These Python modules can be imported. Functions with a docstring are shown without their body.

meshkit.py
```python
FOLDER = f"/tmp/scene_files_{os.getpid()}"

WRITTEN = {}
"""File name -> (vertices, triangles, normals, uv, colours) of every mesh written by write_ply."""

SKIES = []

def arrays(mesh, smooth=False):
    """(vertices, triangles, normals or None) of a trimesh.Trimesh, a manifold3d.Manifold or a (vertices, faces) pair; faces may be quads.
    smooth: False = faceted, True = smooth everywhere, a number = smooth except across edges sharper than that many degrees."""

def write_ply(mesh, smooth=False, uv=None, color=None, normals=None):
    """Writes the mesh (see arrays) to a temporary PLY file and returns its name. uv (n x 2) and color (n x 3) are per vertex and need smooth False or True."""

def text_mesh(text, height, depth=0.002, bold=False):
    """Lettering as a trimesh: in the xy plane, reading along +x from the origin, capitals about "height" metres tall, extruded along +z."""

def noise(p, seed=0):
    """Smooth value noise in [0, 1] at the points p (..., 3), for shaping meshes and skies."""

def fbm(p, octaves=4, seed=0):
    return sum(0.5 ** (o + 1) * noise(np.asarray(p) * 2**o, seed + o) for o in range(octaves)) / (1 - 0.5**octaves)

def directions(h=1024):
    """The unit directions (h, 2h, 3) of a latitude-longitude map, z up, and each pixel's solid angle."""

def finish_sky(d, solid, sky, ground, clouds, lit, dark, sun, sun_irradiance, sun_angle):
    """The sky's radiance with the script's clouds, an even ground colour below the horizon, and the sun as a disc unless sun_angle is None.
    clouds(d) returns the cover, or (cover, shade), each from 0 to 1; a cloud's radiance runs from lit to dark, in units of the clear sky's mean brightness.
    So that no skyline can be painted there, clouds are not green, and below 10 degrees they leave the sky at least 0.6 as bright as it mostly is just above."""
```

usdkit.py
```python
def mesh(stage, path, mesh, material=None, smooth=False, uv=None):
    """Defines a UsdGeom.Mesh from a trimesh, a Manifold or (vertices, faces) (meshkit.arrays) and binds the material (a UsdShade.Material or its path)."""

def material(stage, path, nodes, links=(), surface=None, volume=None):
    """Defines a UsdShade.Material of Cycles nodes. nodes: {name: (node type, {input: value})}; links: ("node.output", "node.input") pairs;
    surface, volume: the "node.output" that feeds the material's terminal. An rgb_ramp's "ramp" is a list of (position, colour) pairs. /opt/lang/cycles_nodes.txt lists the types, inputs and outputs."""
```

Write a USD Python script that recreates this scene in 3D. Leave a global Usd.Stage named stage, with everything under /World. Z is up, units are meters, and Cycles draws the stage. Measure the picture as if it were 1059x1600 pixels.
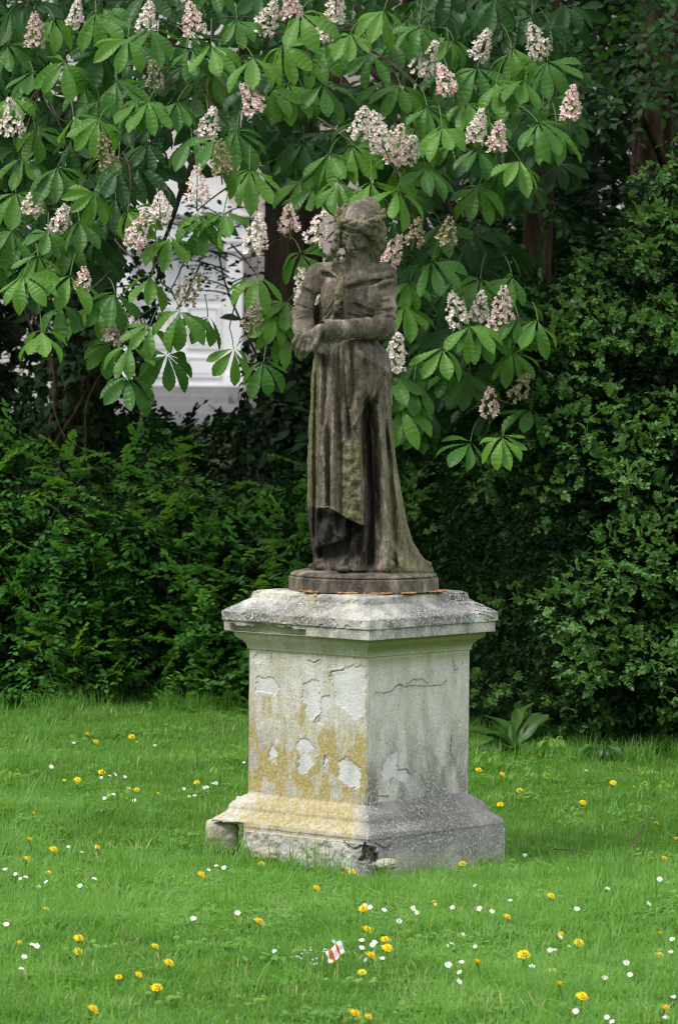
import math, random, numpy as np, trimesh, usdkit, meshkit
from pxr import Usd, UsdGeom, UsdLux, UsdShade, Sdf, Gf, Vt
from scipy.spatial.transform import Rotation
from shapely import contains_xy, Polygon

# ------------------------------------------------------------------ camera, sky, sun, exposure
stage = Usd.Stage.CreateInMemory()
UsdGeom.SetStageUpAxis(stage, UsdGeom.Tokens.z)
UsdGeom.SetStageMetersPerUnit(stage, 1.0)
UsdGeom.Xform.Define(stage, '/World')
UsdGeom.Scope.Define(stage, '/World/Looks')
FPX, HC = 7000.0, 2.075                       # focal length in photo pixels, lens height
PITCH, ROLL = math.atan(310 / FPX), math.radians(0.5)
fwd = np.array([0, math.cos(PITCH), -math.sin(PITCH)])
r0, u0 = np.array([1.0, 0, 0]), np.array([0, math.sin(PITCH), math.cos(PITCH)])
rgt = math.cos(ROLL) * r0 + math.sin(ROLL) * u0
upv = -math.sin(ROLL) * r0 + math.cos(ROLL) * u0
cam = UsdGeom.Camera.Define(stage, '/World/camera')
cam.CreateHorizontalApertureAttr(15.6)
cam.CreateFocalLengthAttr(15.6 * FPX / 1059)
cam.CreateFStopAttr(5.6)
cam.CreateFocusDistanceAttr(17.6)
cam.CreateExposureAttr(0.75)
cam.AddTransformOp().Set(Gf.Matrix4d(*rgt, 0, *upv, 0, *(-fwd), 0, 0, 0, HC, 1))

SUN_DIR = np.array([-0.70, -0.36, 0.95]); SUN_DIR /= np.linalg.norm(SUN_DIR)   # towards the sun
sun = UsdLux.DistantLight.Define(stage, '/World/sun')
sun.CreateIntensityAttr(0.50); sun.CreateAngleAttr(16.0); sun.CreateNormalizeAttr(True); sun.CreateColorAttr(Gf.Vec3f(1, 0.96, 0.9))
zl = SUN_DIR; xl = np.cross([0, 0, 1.0], zl); xl /= np.linalg.norm(xl); yl = np.cross(zl, xl)
sun.AddTransformOp().Set(Gf.Matrix4d(*xl, 0, *yl, 0, *zl, 0, 0, 0, 30, 1))
dome = UsdLux.DomeLight.Define(stage, '/World/sky')
skymat = usdkit.material(stage, '/World/Looks/overcast_sky', {
    'tc': ('texture_coordinate', {}),
    'n': ('noise_texture', {'scale': 2.2, 'detail': 5, 'roughness': 0.55}),
    'cl': ('rgb_ramp', {'ramp': [(0.3, (6.2, 6.6, 7.2)), (0.7, (8.8, 8.9, 9.0))]}),
    'cf': ('rgb_ramp', {'ramp': [(0.25, (0.8, 0.8, 0.8)), (0.6, (0.97, 0.97, 0.97))]}),
    'sky': ('sky_texture', {'sky_type': 'single_scattering', 'sun_disc': False, 'sun_elevation': math.asin(SUN_DIR[2]), 'sun_rotation': math.atan2(SUN_DIR[0], SUN_DIR[1])}),
    'm': ('mix_color', {'use_clamp': False}), 'sz': ('separate_xyz', {}), 'gr': ('math', {'math_type': 'multiply_add', 'value2': 0.78, 'value3': 0.42}), 'gm': ('math', {'math_type': 'maximum', 'value2': 0.42}), 'mg': ('vector_math', {'math_type': 'multiply'}),
    'b': ('background_shader', {'strength': 0.11})},
    [('tc.generated', 'n.vector'), ('n.fac', 'cl.fac'), ('n.fac', 'cf.fac'), ('cf.color', 'm.fac'), ('sky.color', 'm.a'), ('cl.color', 'm.b'), ('tc.generated', 'sz.vector'), ('sz.z', 'gr.value1'), ('gr.value', 'gm.value1'), ('gm.value', 'mg.vector2'), ('m.result', 'mg.vector1'), ('mg.vector', 'b.color')],
    surface='b.background')
UsdShade.MaterialBindingAPI.Apply(dome.GetPrim()).Bind(skymat)

# ------------------------------------------------------------------ helpers
def at(px, py, Y):
    d = fwd + (px - 529.5) / FPX * rgt - (py - 800) / FPX * upv
    return np.array([0, 0, HC]) + d * (Y / d[1])

USED = {}
def numbered(parent, name):
    k = (parent, name); n = USED.get(k, 0); USED[k] = n + 1
    return name if n == 0 else f'{name}_{n:03d}'

def pth(parent, name):
    base = '/World' if parent is None else str(parent.GetPath())
    return f'{base}/{numbered(base, name)}'

def tag(p, label=None, cat=None, group=None, kind=None):
    p = p.GetPrim() if hasattr(p, 'GetPrim') else p
    for k, v in (('label', label), ('category', cat), ('group', group), ('kind', kind)):
        if v: p.SetCustomDataByKey(k, v)
    return p

def thing(name, label, cat, loc=(0, 0, 0), rz=0, group=None, kind=None, scale=None):
    x = UsdGeom.Xform.Define(stage, pth(None, name))
    x.AddTranslateOp().Set(Gf.Vec3d(*map(float, loc))); x.AddRotateZOp().Set(float(math.degrees(rz)))
    if scale: x.AddScaleOp().Set(Gf.Vec3f(scale, scale, scale))
    return tag(x, label, cat, group, kind)

def obj(name, mesh, mat, parent=None, smooth=False, prim_vars=None):
    m = usdkit.mesh(stage, pth(parent, name), mesh, mat, smooth)
    for k, v in (prim_vars or {}).items():
        v = np.asarray(v, np.float32)
        api = UsdGeom.PrimvarsAPI(m)
        if v.ndim == 2: api.CreatePrimvar(k, Sdf.ValueTypeNames.Color3fArray, 'vertex').Set(Vt.Vec3fArray.FromNumpy(v))
        else: api.CreatePrimvar(k, Sdf.ValueTypeNames.FloatArray, 'vertex').Set(Vt.FloatArray.FromNumpy(v))
    return m.GetPrim()

def dup(root, loc, rz, label=None, group=None, scale=1.0):
    was = root.GetCustomData()
    r = thing(root.GetName().rstrip('0123456789').rstrip('_'), label or was['label'], was['category'], loc, rz, group or was.get('group'), scale=scale)
    r.GetReferences().AddInternalReference(root.GetPath()); r.SetInstanceable(True)
    return r

def instancer(parent, name, protos, pos, rots, scales, idx, kind='stuff', label=None, cat=None):
    """protos: [(mesh, material, smooth)]; rots: (n,3,3)"""
    pi = UsdGeom.PointInstancer.Define(stage, pth(parent, name))
    rel = pi.CreatePrototypesRel()
    for mesh, mat, sm in protos:
        q = obj('sprig', mesh, mat, pi.GetPrim(), sm)
        rel.AddTarget(q.GetPath())
    pi.CreatePositionsAttr(Vt.Vec3fArray.FromNumpy(np.asarray(pos, np.float32)))
    q = Rotation.from_matrix(rots).as_quat()
    pi.CreateOrientationsAttr(Vt.QuathArray([Gf.Quath(float(a[3]), float(a[0]), float(a[1]), float(a[2])) for a in q]))
    s = np.asarray(scales, np.float32)
    if s.ndim == 1: s = np.repeat(s[:, None], 3, 1)
    pi.CreateScalesAttr(Vt.Vec3fArray.FromNumpy(s))
    pi.CreateProtoIndicesAttr(Vt.IntArray.FromNumpy(np.asarray(idx, np.int32)))
    return tag(pi, label, cat, None, kind)

def norm(v):
    v = np.asarray(v, float)
    return v / (np.linalg.norm(v, axis=-1, keepdims=True) + 1e-12)

def frames(a, n):
    """rotation matrices with columns (a, n x a, n')"""
    a = norm(a); l = norm(np.cross(n, a)); n2 = np.cross(a, l)
    return np.stack([a, l, n2], -1)

def tube(points, radii, sides=8, cap=True):
    p = np.asarray(points, float); n = len(p); rr = np.broadcast_to(radii, (n,))
    t = norm(np.gradient(p, axis=0))
    ref = np.array([0, 0, 1.0]) if abs(t[0][2]) < 0.9 else np.array([1.0, 0, 0])
    a = norm(np.cross(t, ref)); b = np.cross(t, a)
    ang = np.arange(sides) * 2 * np.pi / sides
    v = p[:, None] + rr[:, None, None] * (np.cos(ang)[None, :, None] * a[:, None] + np.sin(ang)[None, :, None] * b[:, None])
    i, j = np.meshgrid(np.arange(n - 1), np.arange(sides), indexing='ij')
    q = np.stack([i * sides + j, i * sides + (j + 1) % sides, (i + 1) * sides + (j + 1) % sides, (i + 1) * sides + j], -1).reshape(-1, 4)
    f = np.vstack([q[:, [0, 2, 1]], q[:, [0, 3, 2]]])
    v = v.reshape(-1, 3)
    if cap:
        k = len(v); v = np.vstack([v, p[:1], p[-1:]])
        j = np.arange(sides); o = (n - 1) * sides
        f = np.vstack([f, np.stack([np.full(sides, k), j, (j + 1) % sides], -1), np.stack([np.full(sides, k + 1), o + (j + 1) % sides, o + j], -1)])
    return v, f

def spline(pts, n):
    from scipy.interpolate import make_interp_spline
    pts = np.asarray(pts, float); k = min(3, len(pts) - 1)
    s = np.r_[0, np.cumsum(np.linalg.norm(np.diff(pts, axis=0), axis=1))]
    return make_interp_spline(s / s[-1], pts, k=k)(np.linspace(0, 1, n))

def join(parts):
    vs, fs, k = [], [], 0
    for v, f in parts:
        vs.append(v); fs.append(np.asarray(f) + k); k += len(v)
    return np.vstack(vs), np.vstack(fs)

def box(x0, x1, y0, y1, z0, z1, ch=0.0):
    m = trimesh.creation.box([x1 - x0, y1 - y0, z1 - z0]); m.apply_translation([(x0 + x1) / 2, (y0 + y1) / 2, (z0 + z1) / 2])
    return np.array(m.vertices), np.array(m.faces)

def sstep(x, a, b):
    t = np.clip((np.asarray(x, float) - a) / (b - a), 0, 1); return t * t * (3 - 2 * t)

def grid_faces(nu, nv, flip=False):
    i, j = np.meshgrid(np.arange(nu - 1), np.arange(nv - 1), indexing='ij')
    q = np.stack([i * nv + j, (i + 1) * nv + j, (i + 1) * nv + j + 1, i * nv + j + 1], -1).reshape(-1, 4)
    if flip: q = q[:, ::-1]
    return np.vstack([q[:, [0, 1, 2]], q[:, [0, 2, 3]]])

rng = np.random.default_rng(7)

# ------------------------------------------------------------------ materials
LK = '/World/Looks/'
def leaf_mat(name, c1, c2, trans=0.3, rough=0.45, spec=0.35, scale=3.0, tcol=None):
    tcol = tcol or (c2[0] * 1.5, c2[1] * 1.5, c2[2] * 0.8)
    return usdkit.material(stage, LK + name, {
        'oi': ('object_info', {}), 'g': ('geometry', {}),
        'n': ('noise_texture', {'scale': scale, 'detail': 3}),
        'a': ('math', {'math_type': 'multiply_add', 'value2': 0.55}), 'a2': ('math', {'math_type': 'multiply_add', 'value2': 0.7, 'value3': -0.12}),
        'r': ('rgb_ramp', {'ramp': [(0.1, c1), (0.9, c2)]}),
        'p': ('principled_bsdf', {'roughness': rough, 'specular_ior_level': spec}),
        't': ('translucent_bsdf', {'color': tcol}), 'm': ('mix_closure', {'fac': trans})},
        [('g.position', 'n.vector'), ('n.fac', 'a2.value1'), ('oi.random', 'a.value1'), ('a2.value', 'a.value3'), ('a.value', 'r.fac'), ('r.color', 'p.base_color'),
         ('p.BSDF', 'm.closure1'), ('t.BSDF', 'm.closure2')], surface='m.closure')

def plain(name, col, rough=0.7, spec=0.3, col2=None, scale=10.0, bump=0.0, bscale=60.0, detail=6):
    nodes = {'g': ('geometry', {}), 'n': ('noise_texture', {'scale': scale, 'detail': detail, 'roughness': 0.6}),
             'r': ('rgb_ramp', {'ramp': [(0.3, col), (0.7, col2 or tuple(0.75 * c for c in col))]}),
             'p': ('principled_bsdf', {'roughness': rough, 'specular_ior_level': spec})}
    links = [('g.position', 'n.vector'), ('n.fac', 'r.fac'), ('r.color', 'p.base_color')]
    if bump:
        nodes['n2'] = ('noise_texture', {'scale': bscale, 'detail': 6, 'roughness': 0.65}); nodes['b'] = ('bump', {'strength': 1.0, 'distance': bump})
        links += [('g.position', 'n2.vector'), ('n2.fac', 'b.height'), ('b.normal', 'p.normal')]
    return usdkit.material(stage, LK + name, nodes, links, surface='p.BSDF')

def bark_mat(name, c1, c2, s=14):
    return usdkit.material(stage, LK + name, {
        'g': ('geometry', {}), 'mp': ('mapping', {'scale': (1, 1, 0.18)}),
        'n': ('noise_texture', {'scale': s, 'detail': 7, 'roughness': 0.65}), 'r': ('rgb_ramp', {'ramp': [(0.35, c1), (0.65, c2)]}),
        'b': ('bump', {'strength': 1.0, 'distance': 0.03}), 'p': ('principled_bsdf', {'roughness': 0.9, 'specular_ior_level': 0.15})},
        [('g.position', 'mp.vector'), ('mp.vector', 'n.vector'), ('n.fac', 'r.fac'), ('r.color', 'p.base_color'), ('n.fac', 'b.height'), ('b.normal', 'p.normal')], surface='p.BSDF')

M = {}
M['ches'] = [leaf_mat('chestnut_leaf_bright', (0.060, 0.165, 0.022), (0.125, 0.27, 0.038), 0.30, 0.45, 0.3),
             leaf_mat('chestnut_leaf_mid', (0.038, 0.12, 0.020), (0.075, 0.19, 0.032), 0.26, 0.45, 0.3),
             leaf_mat('chestnut_leaf_shaded', (0.018, 0.065, 0.016), (0.038, 0.11, 0.026), 0.2, 0.45, 0.3)]  # last tone has shade put into its colour, for back leaves and crown
M['box'] = [leaf_mat('boxwood_lit', (0.052, 0.138, 0.034), (0.145, 0.28, 0.075), 0.22, 0.45, 0.25, 2.5),
            leaf_mat('boxwood_shaded', (0.012, 0.032, 0.011), (0.03, 0.07, 0.02), 0.1, 0.55, 0.18, 2.5)]  # lit and shaded copies of one leaf, light put into the colour
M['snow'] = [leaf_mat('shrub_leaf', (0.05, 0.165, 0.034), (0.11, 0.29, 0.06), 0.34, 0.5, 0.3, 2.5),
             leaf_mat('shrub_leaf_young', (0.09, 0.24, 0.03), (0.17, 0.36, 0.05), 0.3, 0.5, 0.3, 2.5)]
M['dark'] = leaf_mat('shade_leaf', (0.010, 0.03, 0.011), (0.022, 0.06, 0.017), 0.1, 0.6, 0.15, 2.0)  # leaf colour lowered to stand for foliage deep in shade
M['ivy'] = leaf_mat('ivy_leaf', (0.010, 0.030, 0.011), (0.026, 0.062, 0.019), 0.08, 0.55, 0.18, 2.0)
M['elm'] = leaf_mat('small_tree_leaf', (0.022, 0.07, 0.016), (0.055, 0.15, 0.03), 0.28, 0.5, 0.3, 2.0)
M['grass'] = [leaf_mat('grass_green', (0.10, 0.245, 0.045), (0.18, 0.36, 0.078), 0.4, 0.5, 0.3, 1.4),
              leaf_mat('grass_deep', (0.075, 0.20, 0.03), (0.13, 0.28, 0.045), 0.4, 0.5, 0.3, 1.4),
              leaf_mat('grass_pale', (0.18, 0.30, 0.07), (0.28, 0.42, 0.13), 0.4, 0.5, 0.3, 1.4)]
M['dock'] = leaf_mat('dock_leaf', (0.030, 0.085, 0.015), (0.055, 0.13, 0.024), 0.25, 0.45, 0.35, 6)
M['seedling'] = leaf_mat('seedling_leaf', (0.13, 0.27, 0.04), (0.2, 0.36, 0.06), 0.35, 0.5, 0.3, 6)
M['bark'] = bark_mat('dark_bark', (0.018, 0.012, 0.009), (0.07, 0.048, 0.036))
M['bark_red'] = bark_mat('reddish_bark', (0.035, 0.022, 0.016), (0.16, 0.10, 0.08), 22)
M['twig'] = plain('twig_bark', (0.10, 0.075, 0.05), 0.85, 0.2, (0.05, 0.038, 0.028), 30)
M['petiole'] = plain('leaf_stalk', (0.10, 0.19, 0.045), 0.6, 0.3, (0.07, 0.13, 0.03), 20)
M['vine'] = plain('dry_vine', (0.16, 0.105, 0.07), 0.9, 0.2, (0.07, 0.045, 0.03), 25, 0.004, 80)
M['ground'] = usdkit.material(stage, LK + 'lawn_soil', {
    'g': ('geometry', {}), 's': ('separate_xyz', {}), 'n': ('noise_texture', {'scale': 3.0, 'detail': 8, 'roughness': 0.7}), 'n2': ('noise_texture', {'scale': 60.0, 'detail': 4}),
    'gr': ('rgb_ramp', {'ramp': [(0.3, (0.04, 0.10, 0.016)), (0.7, (0.08, 0.17, 0.03))]}), 'so': ('rgb_ramp', {'ramp': [(0.3, (0.012, 0.016, 0.008)), (0.7, (0.026, 0.036, 0.014))]}),
    'mr': ('map_range', {'from_min': 23.0, 'from_max': 25.0, 'clamp': True}), 'm': ('mix_color', {}), 'b': ('bump', {'strength': 0.8, 'distance': 0.02}), 'p': ('principled_bsdf', {'roughness': 0.95, 'specular_ior_level': 0.1})},
    [('g.position', 's.vector'), ('s.y', 'mr.value'), ('g.position', 'n.vector'), ('g.position', 'n2.vector'), ('n.fac', 'gr.fac'), ('n2.fac', 'so.fac'), ('mr.result', 'm.fac'), ('gr.color', 'm.a'), ('so.color', 'm.b'),
     ('m.result', 'p.base_color'), ('n2.fac', 'b.height'), ('b.normal', 'p.normal')], surface='p.BSDF')
M['white_paint'] = plain('white_paint', (0.80, 0.80, 0.81), 0.5, 0.4, (0.74, 0.74, 0.76), 3)
M['stucco'] = plain('pale_stucco', (0.66, 0.64, 0.62), 0.9, 0.2, (0.58, 0.55, 0.53), 1.2, 0.004, 40)
M['pink_wall'] = plain('rosy_render', (0.46, 0.39, 0.36), 0.9, 0.2, (0.38, 0.32, 0.30), 1.5, 0.004, 40)
M['step'] = plain('grey_stone_step', (0.27, 0.26, 0.26), 0.85, 0.2, (0.20, 0.20, 0.20), 5, 0.004, 40)
M['roof'] = plain('slate_roof', (0.09, 0.09, 0.10), 0.7, 0.3, (0.06, 0.06, 0.07), 6)
M['metal'] = plain('dull_brass', (0.25, 0.19, 0.09), 0.4, 0.5)
M['pane'] = usdkit.material(stage, LK + 'window_pane', {'f': ('fresnel', {'IOR': 1.5}), 't': ('transparent_bsdf', {'color': (0.85, 0.88, 0.9)}), 'g': ('glossy_bsdf', {'roughness': 0.02}), 'm': ('mix_closure', {})},
    [('f.fac', 'm.fac'), ('t.BSDF', 'm.closure1'), ('g.BSDF', 'm.closure2')], surface='m.closure')
M['room'] = plain('dim_interior', (0.08, 0.07, 0.06))
M['petal_w'] = plain('chestnut_petal', (0.86, 0.82, 0.77), 0.6, 0.2, (0.76, 0.60, 0.55), 45)
M['petal_p'] = plain('chestnut_petal_pink', (0.82, 0.52, 0.52), 0.6, 0.2, (0.86, 0.76, 0.72), 45)
M['petal_o'] = plain('chestnut_petal_faded', (0.42, 0.36, 0.24), 0.7, 0.2, (0.30, 0.24, 0.15), 60)
M['yellow'] = plain('dandelion_yellow', (0.90, 0.70, 0.015), 0.6, 0.2, (0.85, 0.60, 0.01), 300)
M['daisy'] = plain('daisy_white', (0.82, 0.82, 0.82), 0.6, 0.2, (0.78, 0.74, 0.76), 200)
M['blue'] = plain('blue_petal', (0.42, 0.50, 0.70), 0.6, 0.2)
M['stem'] = plain('flower_stem', (0.09, 0.17, 0.04), 0.6, 0.3)

# pedestal: r = lichen, g = soot, b = bare plaster patch; alpha = algae
M['plaster'] = usdkit.material(stage, LK + 'weathered_plaster', {
    'g': ('geometry', {}), 'w': ('attribute', {'attribute': 'weather'}), 's': ('separate_color', {}), 'al': ('attribute', {'attribute': 'algae'}),
    'mp': ('mapping', {'scale': (1, 1, 0.35)}),
    'n1': ('noise_texture', {'scale': 14, 'detail': 8, 'roughness': 0.7}), 'n2': ('noise_texture', {'scale': 95, 'detail': 4, 'roughness': 0.7}), 'n3': ('noise_texture', {'scale': 130, 'detail': 2, 'roughness': 0.6}),
    'n4': ('noise_texture', {'scale': 48, 'detail': 8, 'roughness': 0.75}),
    'base': ('rgb_ramp', {'ramp': [(0.32, (0.40, 0.375, 0.31)), (0.5, (0.54, 0.52, 0.465)), (0.68, (0.62, 0.61, 0.57))]}),
    'lic': ('rgb_ramp', {'ramp': [(0.3, (0.27, 0.185, 0.035)), (0.5, (0.36, 0.28, 0.075)), (0.7, (0.47, 0.42, 0.24))]}),
    'so': ('rgb_ramp', {'ramp': [(0.3, (0.035, 0.035, 0.035)), (0.5, (0.17, 0.165, 0.16)), (0.68, (0.58, 0.57, 0.55))]}),
    'lf': ('math', {'math_type': 'multiply_add', 'value2': 0.9}), 'lf1': ('map_range', {'from_min': 0.30, 'from_max': 0.70, 'to_min': -0.45, 'to_max': 0.45, 'clamp': True}), 'lf2': ('map_range', {'from_min': 0.08, 'from_max': 0.68, 'to_max': 0.88, 'clamp': True}),
    'sf': ('math', {'math_type': 'add'}), 'sf1': ('map_range', {'from_min': 0.32, 'from_max': 0.68, 'to_min': -0.45, 'to_max': 0.45, 'clamp': True}), 'sf2': ('map_range', {'from_min': 0.2, 'from_max': 0.75, 'to_max': 0.92, 'clamp': True}),
    'dots': ('map_range', {'from_min': 0.63, 'from_max': 0.69, 'to_max': 0.75, 'clamp': True}), 'wd': ('map_range', {'from_min': 0.29, 'from_max': 0.36, 'to_min': 0.45, 'to_max': 0.0, 'clamp': True}),
    'm1': ('mix_color', {}), 'm2': ('mix_color', {}), 'm3': ('mix_color', {}), 'pc': ('rgb_ramp', {'ramp': [(0.3, (0.44, 0.44, 0.44)), (0.5, (0.56, 0.56, 0.565)), (0.7, (0.62, 0.62, 0.63))]}), 'm4': ('mix_color', {'b': (0.20, 0.235, 0.045)}), 'm5': ('mix_color', {'b': (0.09, 0.08, 0.065)}), 'm6': ('mix_color', {'b': (0.68, 0.67, 0.63)}),
    'keep': ('math', {'math_type': 'subtract', 'value1': 1.0}), 'dk': ('math', {'math_type': 'multiply'}), 'dw': ('math', {'math_type': 'multiply'}), 'wsum': ('math', {'math_type': 'add', 'use_clamp': True}),
    'b': ('bump', {'strength': 0.7, 'distance': 0.006}), 'p': ('principled_bsdf', {'roughness': 0.92, 'specular_ior_level': 0.15})},
    [('w.color', 's.color'), ('g.position', 'mp.vector'), ('mp.vector', 'n1.vector'), ('g.position', 'n2.vector'), ('g.position', 'n3.vector'), ('mp.vector', 'n4.vector'),
     ('n1.fac', 'base.fac'), ('n1.fac', 'pc.fac'), ('pc.color', 'm3.b'), ('n2.fac', 'lic.fac'), ('n2.fac', 'so.fac'),
     ('n4.fac', 'lf1.value'), ('s.r', 'lf.value1'), ('lf1.result', 'lf.value3'), ('lf.value', 'lf2.value'),
     ('n2.fac', 'sf1.value'), ('s.g', 'sf.value1'), ('sf1.result', 'sf.value2'), ('sf.value', 'sf2.value'),
     ('base.color', 'm1.a'), ('lic.color', 'm1.b'), ('lf2.result', 'm1.fac'),
     ('m1.result', 'm2.a'), ('so.color', 'm2.b'), ('sf2.result', 'm2.fac'),
     ('m2.result', 'm4.a'), ('al.fac', 'm4.fac'), 
     ('s.b', 'keep.value2'), ('n3.fac', 'dots.value'), ('dots.result', 'dk.value1'), ('keep.value', 'dk.value2'), ('m4.result', 'm5.a'), ('dk.value', 'm5.fac'),
     ('n3.fac', 'wd.value'), ('s.r', 'wsum.value1'), ('s.g', 'wsum.value2'), ('wd.result', 'dw.value1'), ('wsum.value', 'dw.value2'), ('m5.result', 'm6.a'), ('dw.value', 'm6.fac'),
     ('m6.result', 'm3.a'), ('s.b', 'm3.fac'), ('m3.result', 'p.base_color'), ('n2.fac', 'b.height'), ('b.normal', 'p.normal')], surface='p.BSDF')

M['rust'] = plain('rusty_crumbs', (0.30, 0.085, 0.03), 0.95, 0.1, (0.36, 0.26, 0.12), 40, 0.004, 120)
# statue: attribute soot (grime plus painted shade in folds and at the chin) / moss
M['statue'] = usdkit.material(stage, LK + 'weathered_terracotta', {
    'g': ('geometry', {}), 'so': ('attribute', {'attribute': 'soot_shade'}), 'mo': ('attribute', {'attribute': 'moss'}), 'nn': ('separate_xyz', {}),
    'mp': ('mapping', {'scale': (1, 1, 0.4)}),
    'n1': ('noise_texture', {'scale': 13, 'detail': 9, 'roughness': 0.74}), 'n2': ('noise_texture', {'scale': 60, 'detail': 6, 'roughness': 0.7}), 'n3': ('noise_texture', {'scale': 22, 'detail': 6, 'roughness': 0.7}),
    'base': ('rgb_ramp', {'ramp': [(0.30, (0.022, 0.018, 0.014)), (0.42, (0.068, 0.055, 0.042)), (0.53, (0.145, 0.117, 0.090)), (0.66, (0.35, 0.31, 0.26))]}),
    'mix2': ('mix_color', {'blend_type': 'overlay', 'fac': 0.45}),
    'mf': ('math', {'math_type': 'add'}), 'mf1': ('map_range', {'from_min': 0.3, 'from_max': 0.7, 'to_min': -0.4, 'to_max': 0.4, 'clamp': True}), 'mf2': ('map_range', {'from_min': 0.25, 'from_max': 0.8, 'to_max': 0.8, 'clamp': True}),
    'mcol': ('rgb_ramp', {'ramp': [(0.3, (0.085, 0.08, 0.03)), (0.7, (0.19, 0.17, 0.075))]}),
    'sf': ('math', {'math_type': 'add'}), 'sf1': ('map_range', {'from_min': 0.3, 'from_max': 0.7, 'to_min': -0.35, 'to_max': 0.35, 'clamp': True}), 'sf2': ('map_range', {'from_min': 0.25, 'from_max': 0.75, 'to_max': 0.9, 'clamp': True}),
    'm1': ('mix_color', {}), 'm2': ('mix_color', {'b': (0.018, 0.014, 0.013)}),
    'wd': ('map_range', {'from_min': 0.62, 'from_max': 0.70, 'to_max': 0.6, 'clamp': True}), 'm3': ('mix_color', {'b': (0.42, 0.40, 0.37)}),
    'b': ('bump', {'strength': 1.0, 'distance': 0.007}), 'p': ('principled_bsdf', {'roughness': 0.62, 'specular_ior_level': 0.3})},
    [('g.position', 'mp.vector'), ('mp.vector', 'n1.vector'), ('g.position', 'n2.vector'), ('mp.vector', 'n3.vector'),
     ('n1.fac', 'base.fac'), ('base.color', 'mix2.a'), ('n2.color', 'mix2.b'),
     ('n3.fac', 'mf1.value'), ('mo.fac', 'mf.value1'), ('mf1.result', 'mf.value2'), ('mf.value', 'mf2.value'), ('n2.fac', 'mcol.fac'),
     ('base.color', 'm1.a'), ('mcol.color', 'm1.b'), ('mf2.result', 'm1.fac'),
     ('n3.fac', 'sf1.value'), ('so.fac', 'sf.value1'), ('sf1.result', 'sf.value2'), ('sf.value', 'sf2.value'), ('m1.result', 'm2.a'), ('sf2.result', 'm2.fac'),
     ('n2.fac', 'wd.value'), ('m2.result', 'm3.a'), ('wd.result', 'm3.fac'),
     ('m3.result', 'p.base_color'), ('n2.fac', 'b.height'), ('b.normal', 'p.normal')], surface='p.BSDF')

# ------------------------------------------------------------------ ground
PC = np.array([at(561, 1100, 17.5)[0], 17.5])          # pedestal axis
def gz(x, y):
    x, y = np.asarray(x, float), np.asarray(y, float)
    near = np.exp(-((x - PC[0]) ** 2 + (y - PC[1]) ** 2) / 1.6)
    far = sstep(np.abs(x) + np.abs(y - 19), 8, 30)
    nz = (meshkit.fbm(np.stack([x * 1.1, y * 1.1, 0 * x], -1), 3, 4) - 0.5) * 0.10
    return (-0.055 * np.clip(x, -2, 2) * near + nz * (1 - far) * (1 - .7 * near) - 0.078 * near)
xs = np.unique(np.r_[np.linspace(-300, -8, 12), np.linspace(-8, 8, 110), np.linspace(8, 300, 12)])
ys = np.unique(np.r_[np.linspace(-200, 6, 12), np.linspace(6, 36, 180), np.linspace(36, 400, 14)])
gx, gy = np.meshgrid(xs, ys, indexing='ij')
ground = (np.stack([gx, gy, gz(gx, gy)], -1).reshape(-1, 3), grid_faces(len(xs), len(ys)))
tag(obj('ground', ground, M['ground'], None, True), None, None, None, 'structure')

def lawn_edge(x):
    x = np.asarray(x, float)
    e = 23.2 + 0.15 * np.sin(x * 5.1) + 0.1 * np.sin(x * 11.3 + 1)
    return e + (20.85 - e) * sstep(x, 0.45, 0.95)

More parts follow.
